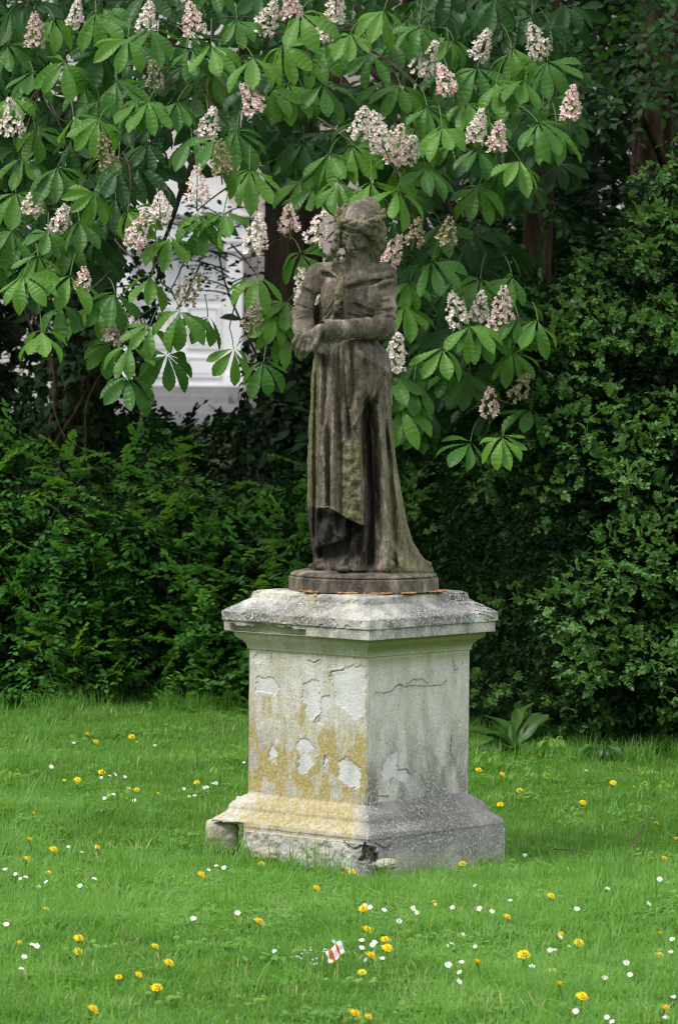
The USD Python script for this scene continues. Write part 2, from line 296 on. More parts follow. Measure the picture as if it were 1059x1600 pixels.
# ------------------------------------------------------------------ building far behind the trees
def building():
    Y = 85.0; s = Y / FPX
    X = lambda px: at(px, 600, Y)[0]
    Z = lambda py: at(300, py, Y)[2]
    b = thing('pale_building', 'pale building far behind the trees with a white panelled door above stone steps', 'building', (X(280), Y, 0))
    ox, oy = X(280), Y
    lx = lambda px: X(px) - ox
    zt, zd = 10.5, Z(602)
    # openings: door (188..353, top 300)
    d0, d1, dz = lx(205), lx(353), Z(400)
    def add(name, m, mat, parent=b): return obj(name, m, mat, parent)
    wins = [(lx(20), lx(110), Z(470), Z(280)), (lx(800), lx(890), Z(440), Z(230)), (lx(-130), lx(-40), Z(470), Z(280)), (lx(960), lx(1050), Z(440), Z(230))]
    cut = sorted([(d0, d1, zd, dz)] + wins)
    parts, px0 = [], lx(-500)
    for (a, c, z0, z1) in cut:
        parts.append(box(px0, a, 0, 0.4, -0.2, zt)); 
        if z0 > 0: parts.append(box(a, c, 0, 0.4, -0.2, z0))
        parts.append(box(a, c, 0, 0.4, z1, zt)); px0 = c
    parts.append(box(px0, lx(1500), 0, 0.4, -0.2, zt))
    # left of px 395 white stucco, right rosy render: one wall mesh for each
    left = [p for p in parts if p[0][:, 0].mean() < lx(395)]; right = [p for p in parts if p[0][:, 0].mean() >= lx(395)]
    add('wall', join(left), M['stucco']); add('wall', join(right), M['pink_wall'])
    add('side_wall', box(lx(-500), lx(-480), 0.4, 9, -0.2, zt), M['stucco'])
    add('back_wall', box(lx(-500), lx(1500), 9, 9.3, -0.2, zt), M['stucco'])
    rv = np.array([[lx(-520), -0.6, zt], [lx(1520), -0.6, zt], [lx(-520), 4.5, zt + 3], [lx(1520), 4.5, zt + 3], [lx(-520), 9.6, zt], [lx(1520), 9.6, zt]])
    add('roof', (rv, np.array([[0, 1, 3], [0, 3, 2], [2, 3, 5], [2, 5, 4], [0, 4, 5], [0, 5, 1], [0, 2, 4], [1, 5, 3]])), M['roof'])
    for (a, c, z0, z1) in wins:
        w = add('window', join([box(a, a + .07, -.05, .1, z0, z1), box(c - .07, c, -.05, .1, z0, z1), box(a + .07, c - .07, -.05, .1, z1 - .07, z1), box(a + .07, c - .07, -.05, .1, z0, z0 + .07),
                                 box((a + c) / 2 - .03, (a + c) / 2 + .03, -.03, .08, z0 + .07, z1 - .07), box(a + .07, c - .07, -.02, .07, z0 + .6 * (z1 - z0) - .03, z0 + .6 * (z1 - z0) + .03)]), M['white_paint'])
        obj('pane', box(a + .05, c - .05, .11, .12, z0 + .05, z1 - .05), M['pane'], w)
        obj('sill', box(a - .1, c + .1, -.14, -.06, z0 - .1, z0 - .01), M['step'], w)
    # door case: pilasters, lintel, pediment
    for a, c in ((lx(353), lx(378)), (lx(180), lx(205))):
        add('pilaster', join([box(a, c, -.22, -.003, zd, dz + .1), box(a - .05, c + .05, -.28, -.225 + .22, zd - .02, zd + .22), box(a - .05, c + .05, -.28, -.004, dz + .1, dz + .26)]), M['white_paint'])
    add('lintel', box(lx(172), lx(386), -.3, -.003, dz + .27, dz + .75), M['white_paint'])
    gv = np.array([[lx(165), -.4, dz + .76], [lx(393), -.4, dz + .76], [lx(279), -.4, dz + 1.5], [lx(165), -.005, dz + .76], [lx(393), -.005, dz + .76], [lx(279), -.005, dz + 1.5]])
    add('pediment', (gv, np.array([[0, 1, 2], [3, 5, 4], [0, 3, 4], [0, 4, 1], [1, 4, 5], [1, 5, 2], [2, 5, 3], [2, 3, 0]])), M['white_paint'])
    mid = (d0 + d1) / 2
    for a, c in ((d0, mid - .01), (mid + .01, d1)):
        dr = add('door', box(a, c, .06, .11, zd, dz), M['white_paint'])
        for z0, z1 in ((zd + .15, zd + .55), (zd + .7, zd + 1.5), (zd + 1.65, dz - .15)):
            fr = join([box(a + .12, a + .16, .03, .06, z0, z1), box(c - .16, c - .12, .03, .06, z0, z1), box(a + .16, c - .16, .03, .06, z0, z0 + .04), box(a + .16, c - .16, .03, .06, z1 - .04, z1), box(a + .2, c - .2, .035, .06, z0 + .08, z1 - .08)])
            obj('door_panel', fr, M['white_paint'], dr)
    obj('handle', box(mid + .05, mid + .12, -.0, .06, zd + 1.05, zd + 1.12), M['metal'], dr)
    # stone steps
    ysteps = [602, 615.5, 628.5, 641.5, 657]
    for i in range(4):
        z1 = Z(ysteps[i]) + (0 if i else -.005)
        add('step', box(lx(150 - 3 * i), lx([395, 360, 395, 402][i]), -.9 - .42 * i, (-.31 if i == 0 else -.9 - .42 * (i - 1) - .002), -.3, z1), M['step'])
building()

# ------------------------------------------------------------------ pedestal
AA = math.radians(41.0)
NL, NR = np.array([-math.sin(AA), -math.cos(AA)]), np.array([math.cos(AA), -math.sin(AA)])
CN = NL + NR
def zc(py, h):                                   # height of a point on the front arris seen at row py
    d = PC + CN * h
    P = at(529.5 + d[0] / d[1] * FPX, py, d[1]); return P[2]
PROFILE = [(930, .250), (933, .288), (936, .300), (946, .306), (957, .345), (968, .380), (970.5, .386), (984.5, .3865), (985.5, .379), (1001.5, .379), (1002.5, .353), (1007, .352), (1010, .346),
           (1014, .330), (1019, .318), (1025, .314), (1027.5, .314), (1028.5, .3085), (1032, .308)]
SHAFT = [(1032, .308), (1256, .308)]
BASE = [(1256, .308), (1260, .309), (1262, .318), (1268, .335), (1275, .352), (1281, .361), (1284, .363), (1287, .363), (1291, .369), (1298, .386), (1304, .402), (1306.5, .4075), (1313, .410), (1315, .407), (1319, .407), (1321, .412)]
BLOCK = [(1321, .412), (1352, .4125), (1380, .4125)]

def resample(profile, step):
    pz = np.array([(h, zc(y, h)) for y, h in profile])
    out = [pz[0]]
    for a, b in zip(pz[:-1], pz[1:]):
        n = max(1, int(round(np.linalg.norm(b - a) / step)))
        out += [a + (b - a) * k / n for k in range(1, n + 1)]
    return np.array(out)

# left face patches in units of the face (u from left arris to front arris, v down the shaft)
def L5(p): return Polygon([((x - 90) / 922, (y - 30) / 1120) for x, y in p])
def R6(p): return Polygon([((x - 62) / 923, (y - 45) / 1245) for x, y in p])
PL = [L5(p) for p in ([(145, 355), (160, 240), (290, 235), (330, 310), (310, 370), (230, 355)], [(500, 390), (530, 260), (610, 220), (655, 270), (645, 400), (640, 480), (590, 530), (545, 490), (540, 420)],
      [(765, 380), (730, 160), (820, 130), (830, 90), (990, 90), (995, 450), (920, 510), (850, 430), (800, 410)], [(470, 760), (480, 690), (560, 690), (640, 790), (600, 900), (530, 980), (470, 940), (490, 840)],
      [(800, 900), (790, 860), (850, 790), (930, 860), (965, 870), (960, 1040), (870, 1040), (780, 960)], [(250, 870), (270, 750), (310, 800), (310, 910)], [(130, 80), (160, 10), (240, 20), (190, 110), (130, 130)], [(680, 890), (690, 810), (715, 820), (700, 890)],
      [(650, 440), (665, 350), (720, 345), (735, 390), (700, 470), (680, 580), (640, 560)])]
PR = [R6(p) for p in ([(180, 1040), (250, 880), (340, 850), (330, 1030), (415, 1035), (435, 1080), (390, 1160), (330, 1090), (230, 1110)], [(160, 1240), (250, 1250), (240, 1290), (170, 1290)])]
CRK = [[(130, 340), (205, 350), (270, 345), (300, 305), (345, 290), (375, 315), (440, 310), (600, 325), (720, 325), (770, 290)], [(410, 295), (470, 255), (510, 265), (545, 260), (595, 305)], [(820, 120), (845, 210), (870, 190)], [(300, 310), (345, 290), (370, 310)], [(330, 1035), (415, 1035), (435, 1080)], [(160, 1240), (250, 1250)], [(820, 780), (805, 900), (830, 990)]]
CRL = [[(555, 75), (600, 100), (640, 70)], [(270, 20), (275, 120)], [(600, 560), (640, 500)], [(690, 810), (680, 880)], [(720, 190), (735, 150), (830, 130)]]

def seg_dist(p, line):
    d = np.full(len(p), 9.0)
    for a, b in zip(line[:-1], line[1:]):
        a, b = np.array(a, float), np.array(b, float); ab = b - a
        t = np.clip(((p - a) @ ab) / (ab @ ab), 0, 1); d = np.minimum(d, np.linalg.norm(p - a - t[:, None] * ab, axis=1))
    return d

def pedestal_piece(name, profile, parent, amp, kind, fine=0.0035, tile=True):
    z_lo_sh, z_hi_sh = zc(1256, .308), zc(1030, .308)
    V, F, W, A, k = [], [], [], [], 0
    for face in range(4):
        step = fine if face in (0, 1) else 0.02
        prof = resample(profile, step)
        nmax = profile[0][1] if len(profile) == 2 else max(h for _, h in profile)
        ns = max(8, int(2 * nmax / step)) + 1
        s = np.linspace(-1, 1, ns)
        n, l = [(NL, NR), (NR, -NL), (-NL, -NR), (-NR, NL)][face]
        h = np.repeat(prof[:, 0][:, None], ns, 1); z = np.repeat(prof[:, 1][:, None], ns, 1); S = np.repeat(s[None], len(prof), 0)
        P = np.concatenate([PC + n * h[..., None] + l * (S * h)[..., None], z[..., None]], -1).reshape(-1, 3)
        u = ((S + 1) / 2).ravel(); zz = z.ravel(); hh = h.ravel(); lat = (S * h).ravel()
        v = (z_hi_sh - zz) / (z_hi_sh - z_lo_sh)
        nz = meshkit.fbm(P * 30, 4, 11) - 0.5; nb = meshkit.fbm(P * 9, 4, 3) - 0.5; streak = meshkit.fbm(np.stack([P[:, 0] * 22, P[:, 1] * 22, P[:, 2] * 9], -1), 4, 5)
        edge = sstep(1 - np.abs(S.ravel()), 0.0, 0.02)
        disp = amp * (nz + nb) * 1.3
        lich, soot_shade, patch, algae = np.zeros(len(P)), np.zeros(len(P)), np.zeros(len(P)), np.zeros(len(P))
        if kind == 'shaft':
            uv = np.stack([u, v], -1); jit = np.stack([meshkit.fbm(P * 55, 3, 21) - .5, meshkit.fbm(P * 55, 3, 22) - .5], -1) * 0.05
            for poly in (PL if face == 0 else PR if face == 1 else []):
                q = uv + jit; patch = np.maximum(patch, contains_xy(poly, q[:, 0], q[:, 1]).astype(float))
            disp -= patch * 0.0035; patch = patch * (1 - .55 * sstep(meshkit.fbm(P * 16, 4, 41), .44, .62))
            rim = np.zeros(len(P))
            if face in (0, 1):
                for c in (CRL if face == 0 else CRK):
                    cc = [((x - 90) / 922, (y - 30) / 1120) for x, y in c] if face == 0 else [((x - 62) / 923, (y - 45) / 1245) for x, y in c]
                    d = seg_dist(uv + jit * .3, cc); m = d < (.0036 if face else .0042); disp[m] -= 0.003; soot_shade[m] = .5; disp[(d < .02) & ~m] += 0.0012
            if face == 0:
                lich = 0.98 * sstep(v, .25, .85) * (0.15 + 1.3 * sstep(streak, .38, .62)) + 0.30 * sstep(v, .1, .3) * sstep(streak, .52, .66) + .12
                soot_shade += 0.40 * sstep(v, .3, .75) * sstep(streak, .52, .35) + 0.10 + .5 * nb
                lich[patch > .5] *= sstep(v[patch > .5], .86, 1.0)
            elif face == 1:
                soot_shade += 0.15 + 0.44 * sstep(v, .25, .95) * (0.4 + 1.0 * sstep(streak, .35, .62)) + .25 * sstep(v, .72, 1.0) * sstep(nb, -.1, .15)
                lich = 0.34 * sstep(u, .34, .0) * sstep(v, .6, .95) + .26 * sstep(v, .45, .75) * sstep(streak, .54, .66)
                algae = 0.5 * sstep(v, .10, .0) + 0.10 * sstep(streak, .4, .6)
                soot_shade = np.where(patch > .5, .15, soot_shade)
            else: soot_shade += 0.25; algae += .1
        elif kind == 'cap':
            zt, zl, z2 = zc(946, .3), zc(984.8, .386), zc(1002, .379)
            up = zz > zl
            soot_shade = np.where(up, 0.64 + 2.3 * nb + .5 * (streak - .5), 0.55 + 1.2 * (streak - .5))
            lich = np.where(up, 0.55 * (np.exp(-((u - .55) / .16) ** 2) if face == 0 else 0), 0)
            disp = np.where(up, disp * 2.4 - 0.006 * sstep(nz, .04, .12), disp)
            under = zz <= z2
            soot_shade = np.where(under, .10, soot_shade); 
            if face == 1: algae = np.where(under, 0.85 - .5 * sstep(z2 - zz, .045, .075), 0); soot_shade = np.where(zz > zl, soot_shade, soot_shade + .08)
            elif face == 0: algae = np.where(under, 0.62 * sstep(u, .25, .9) * sstep(z2 - zz, .06, .0) + 0.22 * sstep(z2 - zz, .02, .05), 0); lich = np.where(under, .15, lich)
            else: algae = np.where(under, .5, 0)
            if face == 0:      # the broken lower fascia near the left end
                px = 352 + u * 222
                fas = (zz < zl - .0015) & (zz > z2 + .001)
                lo = z2 + .042 * (0.25 + 0.75 * meshkit.fbm(np.stack([u * 16, 0 * u, 0 * u], -1), 3, 8))
                brk = fas & (px > 364) & (px < 478) & (zz < lo)
                disp = np.where(brk, -.030 + 2.5 * disp, disp); algae = np.where(brk, .5, algae); soot_shade = np.where(brk, .35, soot_shade)
            if face == 1:      # split layers at the right tip
                crk = up & (u > .80) & (meshkit.noise(P * 40, 3) > .45) & (np.abs(((zz - zl) * 60 + u * 6 + nb * 3) % 1 - .5) < .07); disp = np.where(crk, disp - .008, disp); soot_shade = np.where(crk, 1.2, soot_shade)
        else:
            if face == 0:
                fr = sstep(u, .86, 1.0)
                lich = (0.46 * sstep(u, .02, .30) * (1 - fr) + .2) * sstep(zz, -.0, .12) + 0.25 * (streak - .5)
                soot_shade = 0.16 + .55 * fr + .25 * sstep(zz, .10, .04) + .2 * nb
                disp = disp * (1.5 + 2 * sstep(zz, .12, .03))
            elif face == 1:
                soot_shade = 0.80 + .9 * nb + .3 * (streak - .5) - .12 * sstep(zz, .04, .0); lich = np.full(len(P), .06) + .35 * sstep(nb, .16, .22)
                algae = .16 * sstep(zz, .05, -.03)
            else: soot_shade = .5 + nb
            # the hole knocked out of the front arris
            dist = (1 - u if face == 0 else u) * 2 * hh
            hole = sstep(0.034 + .09 * nz - np.hypot(dist * .8, (zz - zc(1333, .41)) * 1.0), 0, .016)
            soot_shade += hole * .2; lich = np.where(hole > .3, .5, lich)
            crk = (np.abs(zz - zc(1326, .41) - .012 * np.sin(u * 40) - .03 * (dist)) < .004) & (dist < .13) & (dist > .03); disp -= crk * .008; soot_shade += crk * .8
        if kind in ('base', 'block'): P[:, :2] -= CN * (hole * .036)[:, None]
        P[:, :2] += n * (disp * edge)[:, None]
        # knock the arrises off a little
        cut = np.maximum(0, (np.abs(lat) - (hh - 0.006 - 0.008 * np.clip(nb + .2, 0, 1))))
        P[:, :2] -= n * cut[:, None] * .55
        if kind in ('base', 'block') and face in (0, 3):   # the broken-off left corner
            px = 529.5 + P[:, 0] / P[:, 1] * FPX
            lim = 384 + 14 * (meshkit.fbm(P * 22, 3, 31) - .5)
            low = zz < zc(1309, .408) + .02 * nb
            bad = low & (px < lim)
            P[bad, 0] = (lim[bad] - 529.5) / FPX * P[bad, 1]
            P[bad, 1] = np.maximum(P[bad, 1], PC[1] - .16 + .08 * nb[bad]); soot_shade[bad] = .5; lich[bad] = .35
        V.append(P); F.append(grid_faces(len(prof), ns, True) + k); k += len(P)
        W.append(np.stack([lich, soot_shade, patch], -1)); A.append(algae)
    V, F, W, A = np.vstack(V), np.vstack(F), np.clip(np.vstack(W), 0, 1.6), np.clip(np.concatenate(A), 0, 1)
    obj(name, (V, F), M['plaster'], parent, True, {'weather': W, 'algae': A})
    return V

ped = thing('pedestal', 'square plastered stone pedestal with moulded cap, flaking white paint and yellow lichen', 'pedestal', (0, 0, 0))
pedestal_piece('cap', PROFILE, ped, .004, 'cap')
pedestal_piece('shaft', SHAFT, ped, .0022, 'shaft', .003)
pedestal_piece('base_moulding', BASE, ped, .0035, 'base')
pedestal_piece('plinth_block', BLOCK, ped, .006, 'block')
ZCAP = zc(930, .25)
tp = [np.r_[PC + (NL * a + NR * b) * .252, ZCAP] for a, b in ((1, 1), (1, -1), (-1, -1), (-1, 1))]
n_ = 60
tg = np.array([[tp[0] * (1 - a) * (1 - b) + tp[1] * a * (1 - b) + tp[2] * a * b + tp[3] * (1 - a) * b for b in np.linspace(0, 1, n_)] for a in np.linspace(0, 1, n_)]).reshape(-1, 3)
tg[:, 2] += (meshkit.fbm(tg * 30, 3, 2) - .5) * .006
obj('cap_top', (tg, grid_faces(n_, n_, True)), M['plaster'], ped, True, {'weather': np.tile([.25, .7, 0.], (n_ * n_, 1)), 'algae': np.zeros(n_ * n_)})

def rock(name, c, r, label, seed, cat='stone', sq=2.6, parent=None):
    m = trimesh.creation.icosphere(4, 1.0); v = np.array(m.vertices)
    v = v / (np.abs(v) ** sq).sum(1, keepdims=True) ** (1 / sq)
    v = v * (1 + .25 * (meshkit.fbm(v * 2.2 + seed, 4, seed) - .5)[:, None])
    v = v * np.asarray(r); R = Rotation.from_euler('z', seed * 37 % 180, degrees=True).as_matrix(); v = v @ R.T + np.asarray(c)
    W = np.stack([np.full(len(v), .35), .35 + 1.0 * (meshkit.fbm(v * 14, 3, 5) - .5), 0 * v[:, 0]], -1)
    return tag(obj(name, (v, np.array(m.faces)), M['plaster'], parent, True, {'weather': np.clip(W, 0, 1), 'algae': np.full(len(v), .15)}), label, cat)
p = at(345, 1300, 17.55)
rock('broken_stone', (p[0] + .005, 17.52, p[2] - .012), (.062, .075, .062), 'broken stone corner lying in the grass at the left foot of the pedestal', 5, sq=5.0)
p = at(420, 1338, 17.2)
rock('earth_lump', (p[0], 17.28, p[2] - .0), (.07, .05, .03), 'crumbled brown rubble below the left face of the pedestal', 9, 'rubble')
p = at(604, 1350, 16.9)
rock('small_stone', (p[0], 16.93, p[2] - .005), (.05, .04, .02), 'small flat grey stone under the broken front corner of the pedestal', 12)

# ------------------------------------------------------------------ statue (signed distances on a grid, turned into a surface)
def surface_nets(Fd, origin, h):
    s = Fd < 0; nx, ny, nz = Fd.shape
    cnt = np.zeros((nx - 1, ny - 1, nz - 1), np.int8)
    for a, b, c in np.ndindex(2, 2, 2): cnt += s[a:nx - 1 + a, b:ny - 1 + b, c:nz - 1 + c]
    act = (cnt > 0) & (cnt < 8); ids = -np.ones(act.shape, np.int64); cells = np.argwhere(act); ids[act] = np.arange(len(cells))
    acc, wt = np.zeros((len(cells), 3)), np.zeros(len(cells))
    cor = list(np.ndindex(2, 2, 2))
    for i, p in enumerate(cor):
        for q in cor[i + 1:]:
            if sum(abs(a - b) for a, b in zip(p, q)) != 1: continue
            f0 = Fd[tuple((cells + p).T)]; f1 = Fd[tuple((cells + q).T)]; m = (f0 < 0) != (f1 < 0)
            t = f0[m] / (f0[m] - f1[m]); acc[m] += np.array(p) + t[:, None] * (np.array(q) - np.array(p)); wt[m] += 1
    V = (cells + acc / wt[:, None]) * h + origin
    quads = []
    for ax in range(3):
        o1, o2 = (ax + 1) % 3, (ax + 2) % 3
        sl0, sl1 = [slice(1, -1)] * 3, [slice(1, -1)] * 3
        sl0[ax] = slice(0, -1); sl1[ax] = slice(1, None)
        for flip in (0, 1):
            m = (s[tuple(sl0)] & ~s[tuple(sl1)]) if not flip else (~s[tuple(sl0)] & s[tuple(sl1)])
            g = np.argwhere(m); off = np.ones(3, int); off[ax] = 0; g = g + off
            e1, e2 = np.eye(3, dtype=int)[o1], np.eye(3, dtype=int)[o2]
            q = [ids[tuple((g - a * e1 - b * e2).T)] for a, b in ((1, 1), (0, 1), (0, 0), (1, 0))]
            q = np.stack(q if not flip else q[::-1], -1); quads.append(q)
    q = np.vstack(quads); q = q[(q >= 0).all(1)]
    return V, np.vstack([q[:, [0, 1, 2]], q[:, [0, 2, 3]]])

class Field:
    def __init__(self, lo, hi, h):
        self.lo, self.h = np.array(lo, float), h
        self.n = [int(math.ceil((b - a) / h)) + 1 for a, b in zip(lo, hi)]
        self.ax = [np.float32(lo[k] + h * np.arange(self.n[k])) for k in range(3)]
        self.F = np.full(self.n, 1.0, np.float32)
    def sub(self, lo, hi, pad=0.05):
        sl = []
        for k in range(3):
            a = max(0, int((lo[k] - pad - self.lo[k]) / self.h)); b = min(self.n[k], int((hi[k] + pad - self.lo[k]) / self.h) + 2); sl.append(slice(a, max(a, b)))
        X = np.meshgrid(*[self.ax[k][sl[k]] for k in range(3)], indexing='ij'); return tuple(sl), X
    def put(self, sl, d, k=0.01, op='add'):
        f = self.F[sl]
        if op == 'add':
            t = np.maximum(k - np.abs(f - d), 0) / k; self.F[sl] = np.minimum(f, d) - t * t * k / 4
        else:
            d = -d; t = np.maximum(k - np.abs(f - d), 0) / k; self.F[sl] = np.maximum(f, d) + t * t * k / 4
    def ball(self, c, r, k=0.01, op='add', rot=None):
        c, r = np.asarray(c, float), np.broadcast_to(np.asarray(r, float), (3,)); m = r.max()
        sl, X = self.sub(c - m, c + m)
        if X[0].size == 0: return
        q = [x - a for x, a in zip(X, c)]
        if rot is not None: q = [sum(rot[j][i] * q[j] for j in range(3)) for i in range(3)]   # into local axes (columns of rot)
        k0 = np.sqrt(sum((a / b) ** 2 for a, b in zip(q, r))); k1 = np.sqrt(sum((a / b ** 2) ** 2 for a, b in zip(q, r))) + 1e-9
        self.put(sl, (k0 * (k0 - 1) / k1).astype(np.float32), k, op)
    def cone(self, a, b, ra, rb, k=0.01, op='add', wob=None):
        a, b = np.asarray(a, float), np.asarray(b, float); m = max(ra, rb)
        sl, X = self.sub(np.minimum(a, b) - m, np.maximum(a, b) + m)
        if X[0].size == 0: return
        ab = b - a; L2 = ab @ ab + 1e-12
        t = np.clip(sum((x - o) * e for x, o, e in zip(X, a, ab)) / L2, 0, 1)
        d = np.sqrt(sum((x - o - t * e) ** 2 for x, o, e in zip(X, a, ab)))
        r = ra + (rb - ra) * t
        if wob: r = r + wob(t)
        self.put(sl, (d - r).astype(np.float32), k, op)
    def chain(self, pts, rs, k=0.008, op='add'):
        for a, b, ra, rb in zip(pts[:-1], pts[1:], rs[:-1], rs[1:]): self.cone(a, b, ra, rb, k, op)
    def front(self, x, z):
        i, kk = int(round((x - self.lo[0]) / self.h)), int(round((z - self.lo[2]) / self.h)); col = self.F[min(max(i, 0), self.n[0] - 1), :, min(max(kk, 0), self.n[2] - 1)]
        w = np.nonzero(col < 0)[0]; return self.ax[1][w[-1]] if len(w) else 0.0
    def surf(self): return surface_nets(self.F, self.lo, self.h)

SX = lambda px: (px - 568) * .0025
SZ = lambda py: (930 - py) * .0025
def S(px, py, D): return np.array([SX(px), D, SZ(py)])

def build_statue():
    st = thing('statue', 'dark weathered statue of a long dressed woman with garlanded hair and crossed hands', 'statue', (at(568, 900, 17.5)[0], PC[1], ZCAP + .001))
    def mine(V, Fc=None, amp=.0):            # depth towards the viewer is -y; a weathered skin
        if Fc is not None:
            N = trimesh.Trimesh(V, Fc, process=False).vertex_normals; V = V + N * ((meshkit.fbm(V * 45, 3, 17) - .5) * amp * 1.5 + (meshkit.fbm(V * 14, 2, 19) - .5) * amp)[:, None]
        return np.stack([V[:, 0], -V[:, 1], V[:, 2]], -1)
    # ---------------- head frame
    f = norm(np.array([-.43, .80, -.50])); t0 = np.array([.17, 0, 1.0]); s_ = norm(np.cross(f, t0)); t_ = np.cross(s_, f)    # x viewer's right
    if s_[0] < 0: s_ = -s_
    HCN = S(557, 365, .045); R = np.stack([s_, f, t_], 1)
    def H(x, y, z): return HCN + R @ np.array([x, y, z])
    # ---------------- torso, arms, head
    T = Field((-.31, -.20, SZ(600)), (.15, .34, SZ(303)), .0023)
    rows = [(610, 547, 58, .10), (575, 547, 58, .115), (545, 543, 46, .095), (520, 536, 40, .085), (500, 537, 41, .088), (480, 541, 45, .095), (462, 545, 48, .098), (445, 548, 49, .088), (432, 552, 40, .07), (424, 555, 26, .055), (410, 556, 17, .045), (395, 557, 16, .045)]
    zz = np.array([SZ(r[0]) for r in rows]); cx = np.array([SX(r[1]) for r in rows]); hw = np.array([r[2] * .0025 for r in rows]); dp = np.array([r[3] for r in rows])
    X, D, Z = np.meshgrid(*T.ax, indexing='ij')
    o = np.argsort(zz); ci, wi, di = (np.interp(T.ax[2], zz[o], q[o]).astype(np.float32)[None, None, :] for q in (cx, hw, dp))
    e = np.sqrt(((X - ci) / wi) ** 2 + (D / di) ** 2); T.F = np.minimum(T.F, np.maximum((e - 1) * np.minimum(wi, di), Z - SZ(388)).astype(np.float32)); del X, D, Z, e
    T.ball(S(518, 474, .068), (.047, .040, .050), .04); T.ball(S(570, 476, .070), (.050, .040, .052), .04)
    T.cone(S(553, 428, .0), S(500, 436, .01), .040, .040, .03); T.cone(S(560, 428, .0), S(598, 438, .01), .042, .044, .03)
    T.cone(S(556, 424, .02), S(556, 395, .035), .042, .040, .03)                                        # neck
    # head
    T.ball(H(0, -.012, .030), (.070, .084, .076), .01, rot=R); T.ball(H(0, .026, -.028), (.055, .058, .084), .02, rot=R)
    T.ball(H(0, .066, -.108), .020, .022); T.cone(H(-.042, .02, -.05), H(-.006, .058, -.106), .020, .018, .02); T.cone(H(.042, .02, -.05), H(.006, .058, -.106), .020, .018, .02)
    for sx in (-1, 1):
        T.ball(H(sx * .030, .056, -.030), .026, .02)
        T.ball(H(sx * .0265, .093, .000), (.019, .017, .013), .006, 'cut', R)
        T.ball(H(sx * .0265, .0735, -.001), (.0145, .0125, .0125), .002, rot=R)
        T.cone(H(sx * .010, .0855, .016), H(sx * .044, .066, .016), .0075, .006, .008)
        T.cone(H(sx * .012, .0835, -.004), H(sx * .041, .070, -.004), .0035, .003, .003)
    T.cone(H(0, .084, .016), H(0, .106, -.034), .0070, .0100, .008)
    for sx in (-1, 1): T.ball(H(sx * .0105, .095, -.038), .0075, .005)
    T.cone(H(-.018, .080, -.064), H(0, .090, -.061), .0045, .0065, .004); T.cone(H(.018, .080, -.064), H(0, .090, -.061), .0045, .0065, .004)
    T.cone(H(-.013, .081, -.075), H(.013, .081, -.075), .0065, .0065, .005); T.cone(H(-.018, .089, -.0690), H(.018, .089, -.0690), .0022, .0022, .003, 'cut')
    # arm on the viewer's left: puffed shoulder, folded sleeve, hand below the other
    T.cone(S(490, 438, .02), S(482, 458, .03), .040, .038, .02); T.cone(S(481, 462, .03), S(467, 505, .04), .028, .042, .008, wob=lambda t: .0025 * np.sin(t * 34) * (t > .55))
    T.cone(S(467, 505, .04), S(471, 522, .08), .042, .042, .015, wob=lambda t: .003 * np.sin(t * 22)); T.cone(S(471, 520, .08), S(488, 548, .165), .040, .027, .012)
    T.cone(S(488, 548, .165), S(497, 552, .185), .024, .024, .01); T.ball(S(498, 553, .19), (.030, .022, .024), .01)
    for q in range(3): T.chain([S(497 + 4 * q, 545 + q, .208), S(505 + 3 * q, 549 + q * 3, .206), S(503 + 2 * q, 557 + 2 * q, .196)], [.009, .0085, .008], .003)
    # arm on the viewer's right, forearm across the waist
    T.cone(S(596, 446, .015), S(597, 490, .035), .046, .044, .02, wob=lambda t: .003 * np.sin(t * 14)); T.cone(S(597, 490, .035), S(594, 520, .065), .044, .047, .02, wob=lambda t: .004 * np.sin(t * 17))
    T.cone(S(594, 521, .07), S(530, 522, .185), .048, .034, .015, wob=lambda t: .0022 * np.sin(t * 20) * (t < .5)); 
    T.cone(S(534, 522, .185), S(507, 526, .213), .035, .046, .002); T.cone(S(505, 526, .215), S(494, 526, .225), .038, .042, .002, 'cut')
    T.cone(S(538, 535, .19), S(512, 541, .212), .010, .014, .008)
    T.cone(S(510, 523, .205), S(496, 525, .213), .025, .022, .006)
    T.cone(S(496, 525, .213), S(470, 536, .215), .020, .012, .012); T.cone(S(496, 527, .213), S(481, 541, .213), .020, .013, .012)
    for kn, md, tp_ in (((463, 534), (456.5, 545), (453.5, 556)), ((468, 538), (462.5, 551), (460.5, 564)), ((474, 541), (470.5, 555), (468, 568)), ((481, 543), (478.5, 556), (474, 566))):
        T.chain([S(*kn, .216), S(*md, .226), S(*tp_, .204)], [.0115, .0098, .0075], .004); T.ball(S(*kn, .222), .0095, .008)
    T.chain([S(494, 533, .225), S(490, 545, .232), S(485, 554, .222)], [.012, .0095, .0075], .006)
    # dress front: collar, lapels, tucks
    def fp(px, py, e=.0): x, z = SX(px), SZ(py); return np.array([x, T.front(x, z) + e, z])
    def ridge(pts, r, k=.006, e=-.001, n=14, op='add'):
        p2 = np.array([[np.interp(q, np.linspace(0, 1, len(pts)), [a[i] for a in pts]) for i in (0, 1)] for q in np.linspace(0, 1, n)])
        P3 = np.array([fp(a, b, e) for a, b in p2]); P3[:, 1] = np.convolve(np.r_[P3[0, 1], P3[:, 1], P3[-1, 1]], [.25, .5, .25], 'valid')
        rr = np.interp(np.linspace(0, 1, n), np.linspace(0, 1, len(np.atleast_1d(r))), np.atleast_1d(r))
        T.chain(list(P3), list(rr), k, op)
    ridge([(607, 436), (585, 441), (560, 446), (532, 456)], [.013, .012, .012, .009], .004, .001)
    ridge([(607, 447), (590, 452), (575, 458)], [.010, .008, .005]); ridge([(590, 447), (565, 453), (542, 459)], .008, .004, -.004, 14, 'cut')
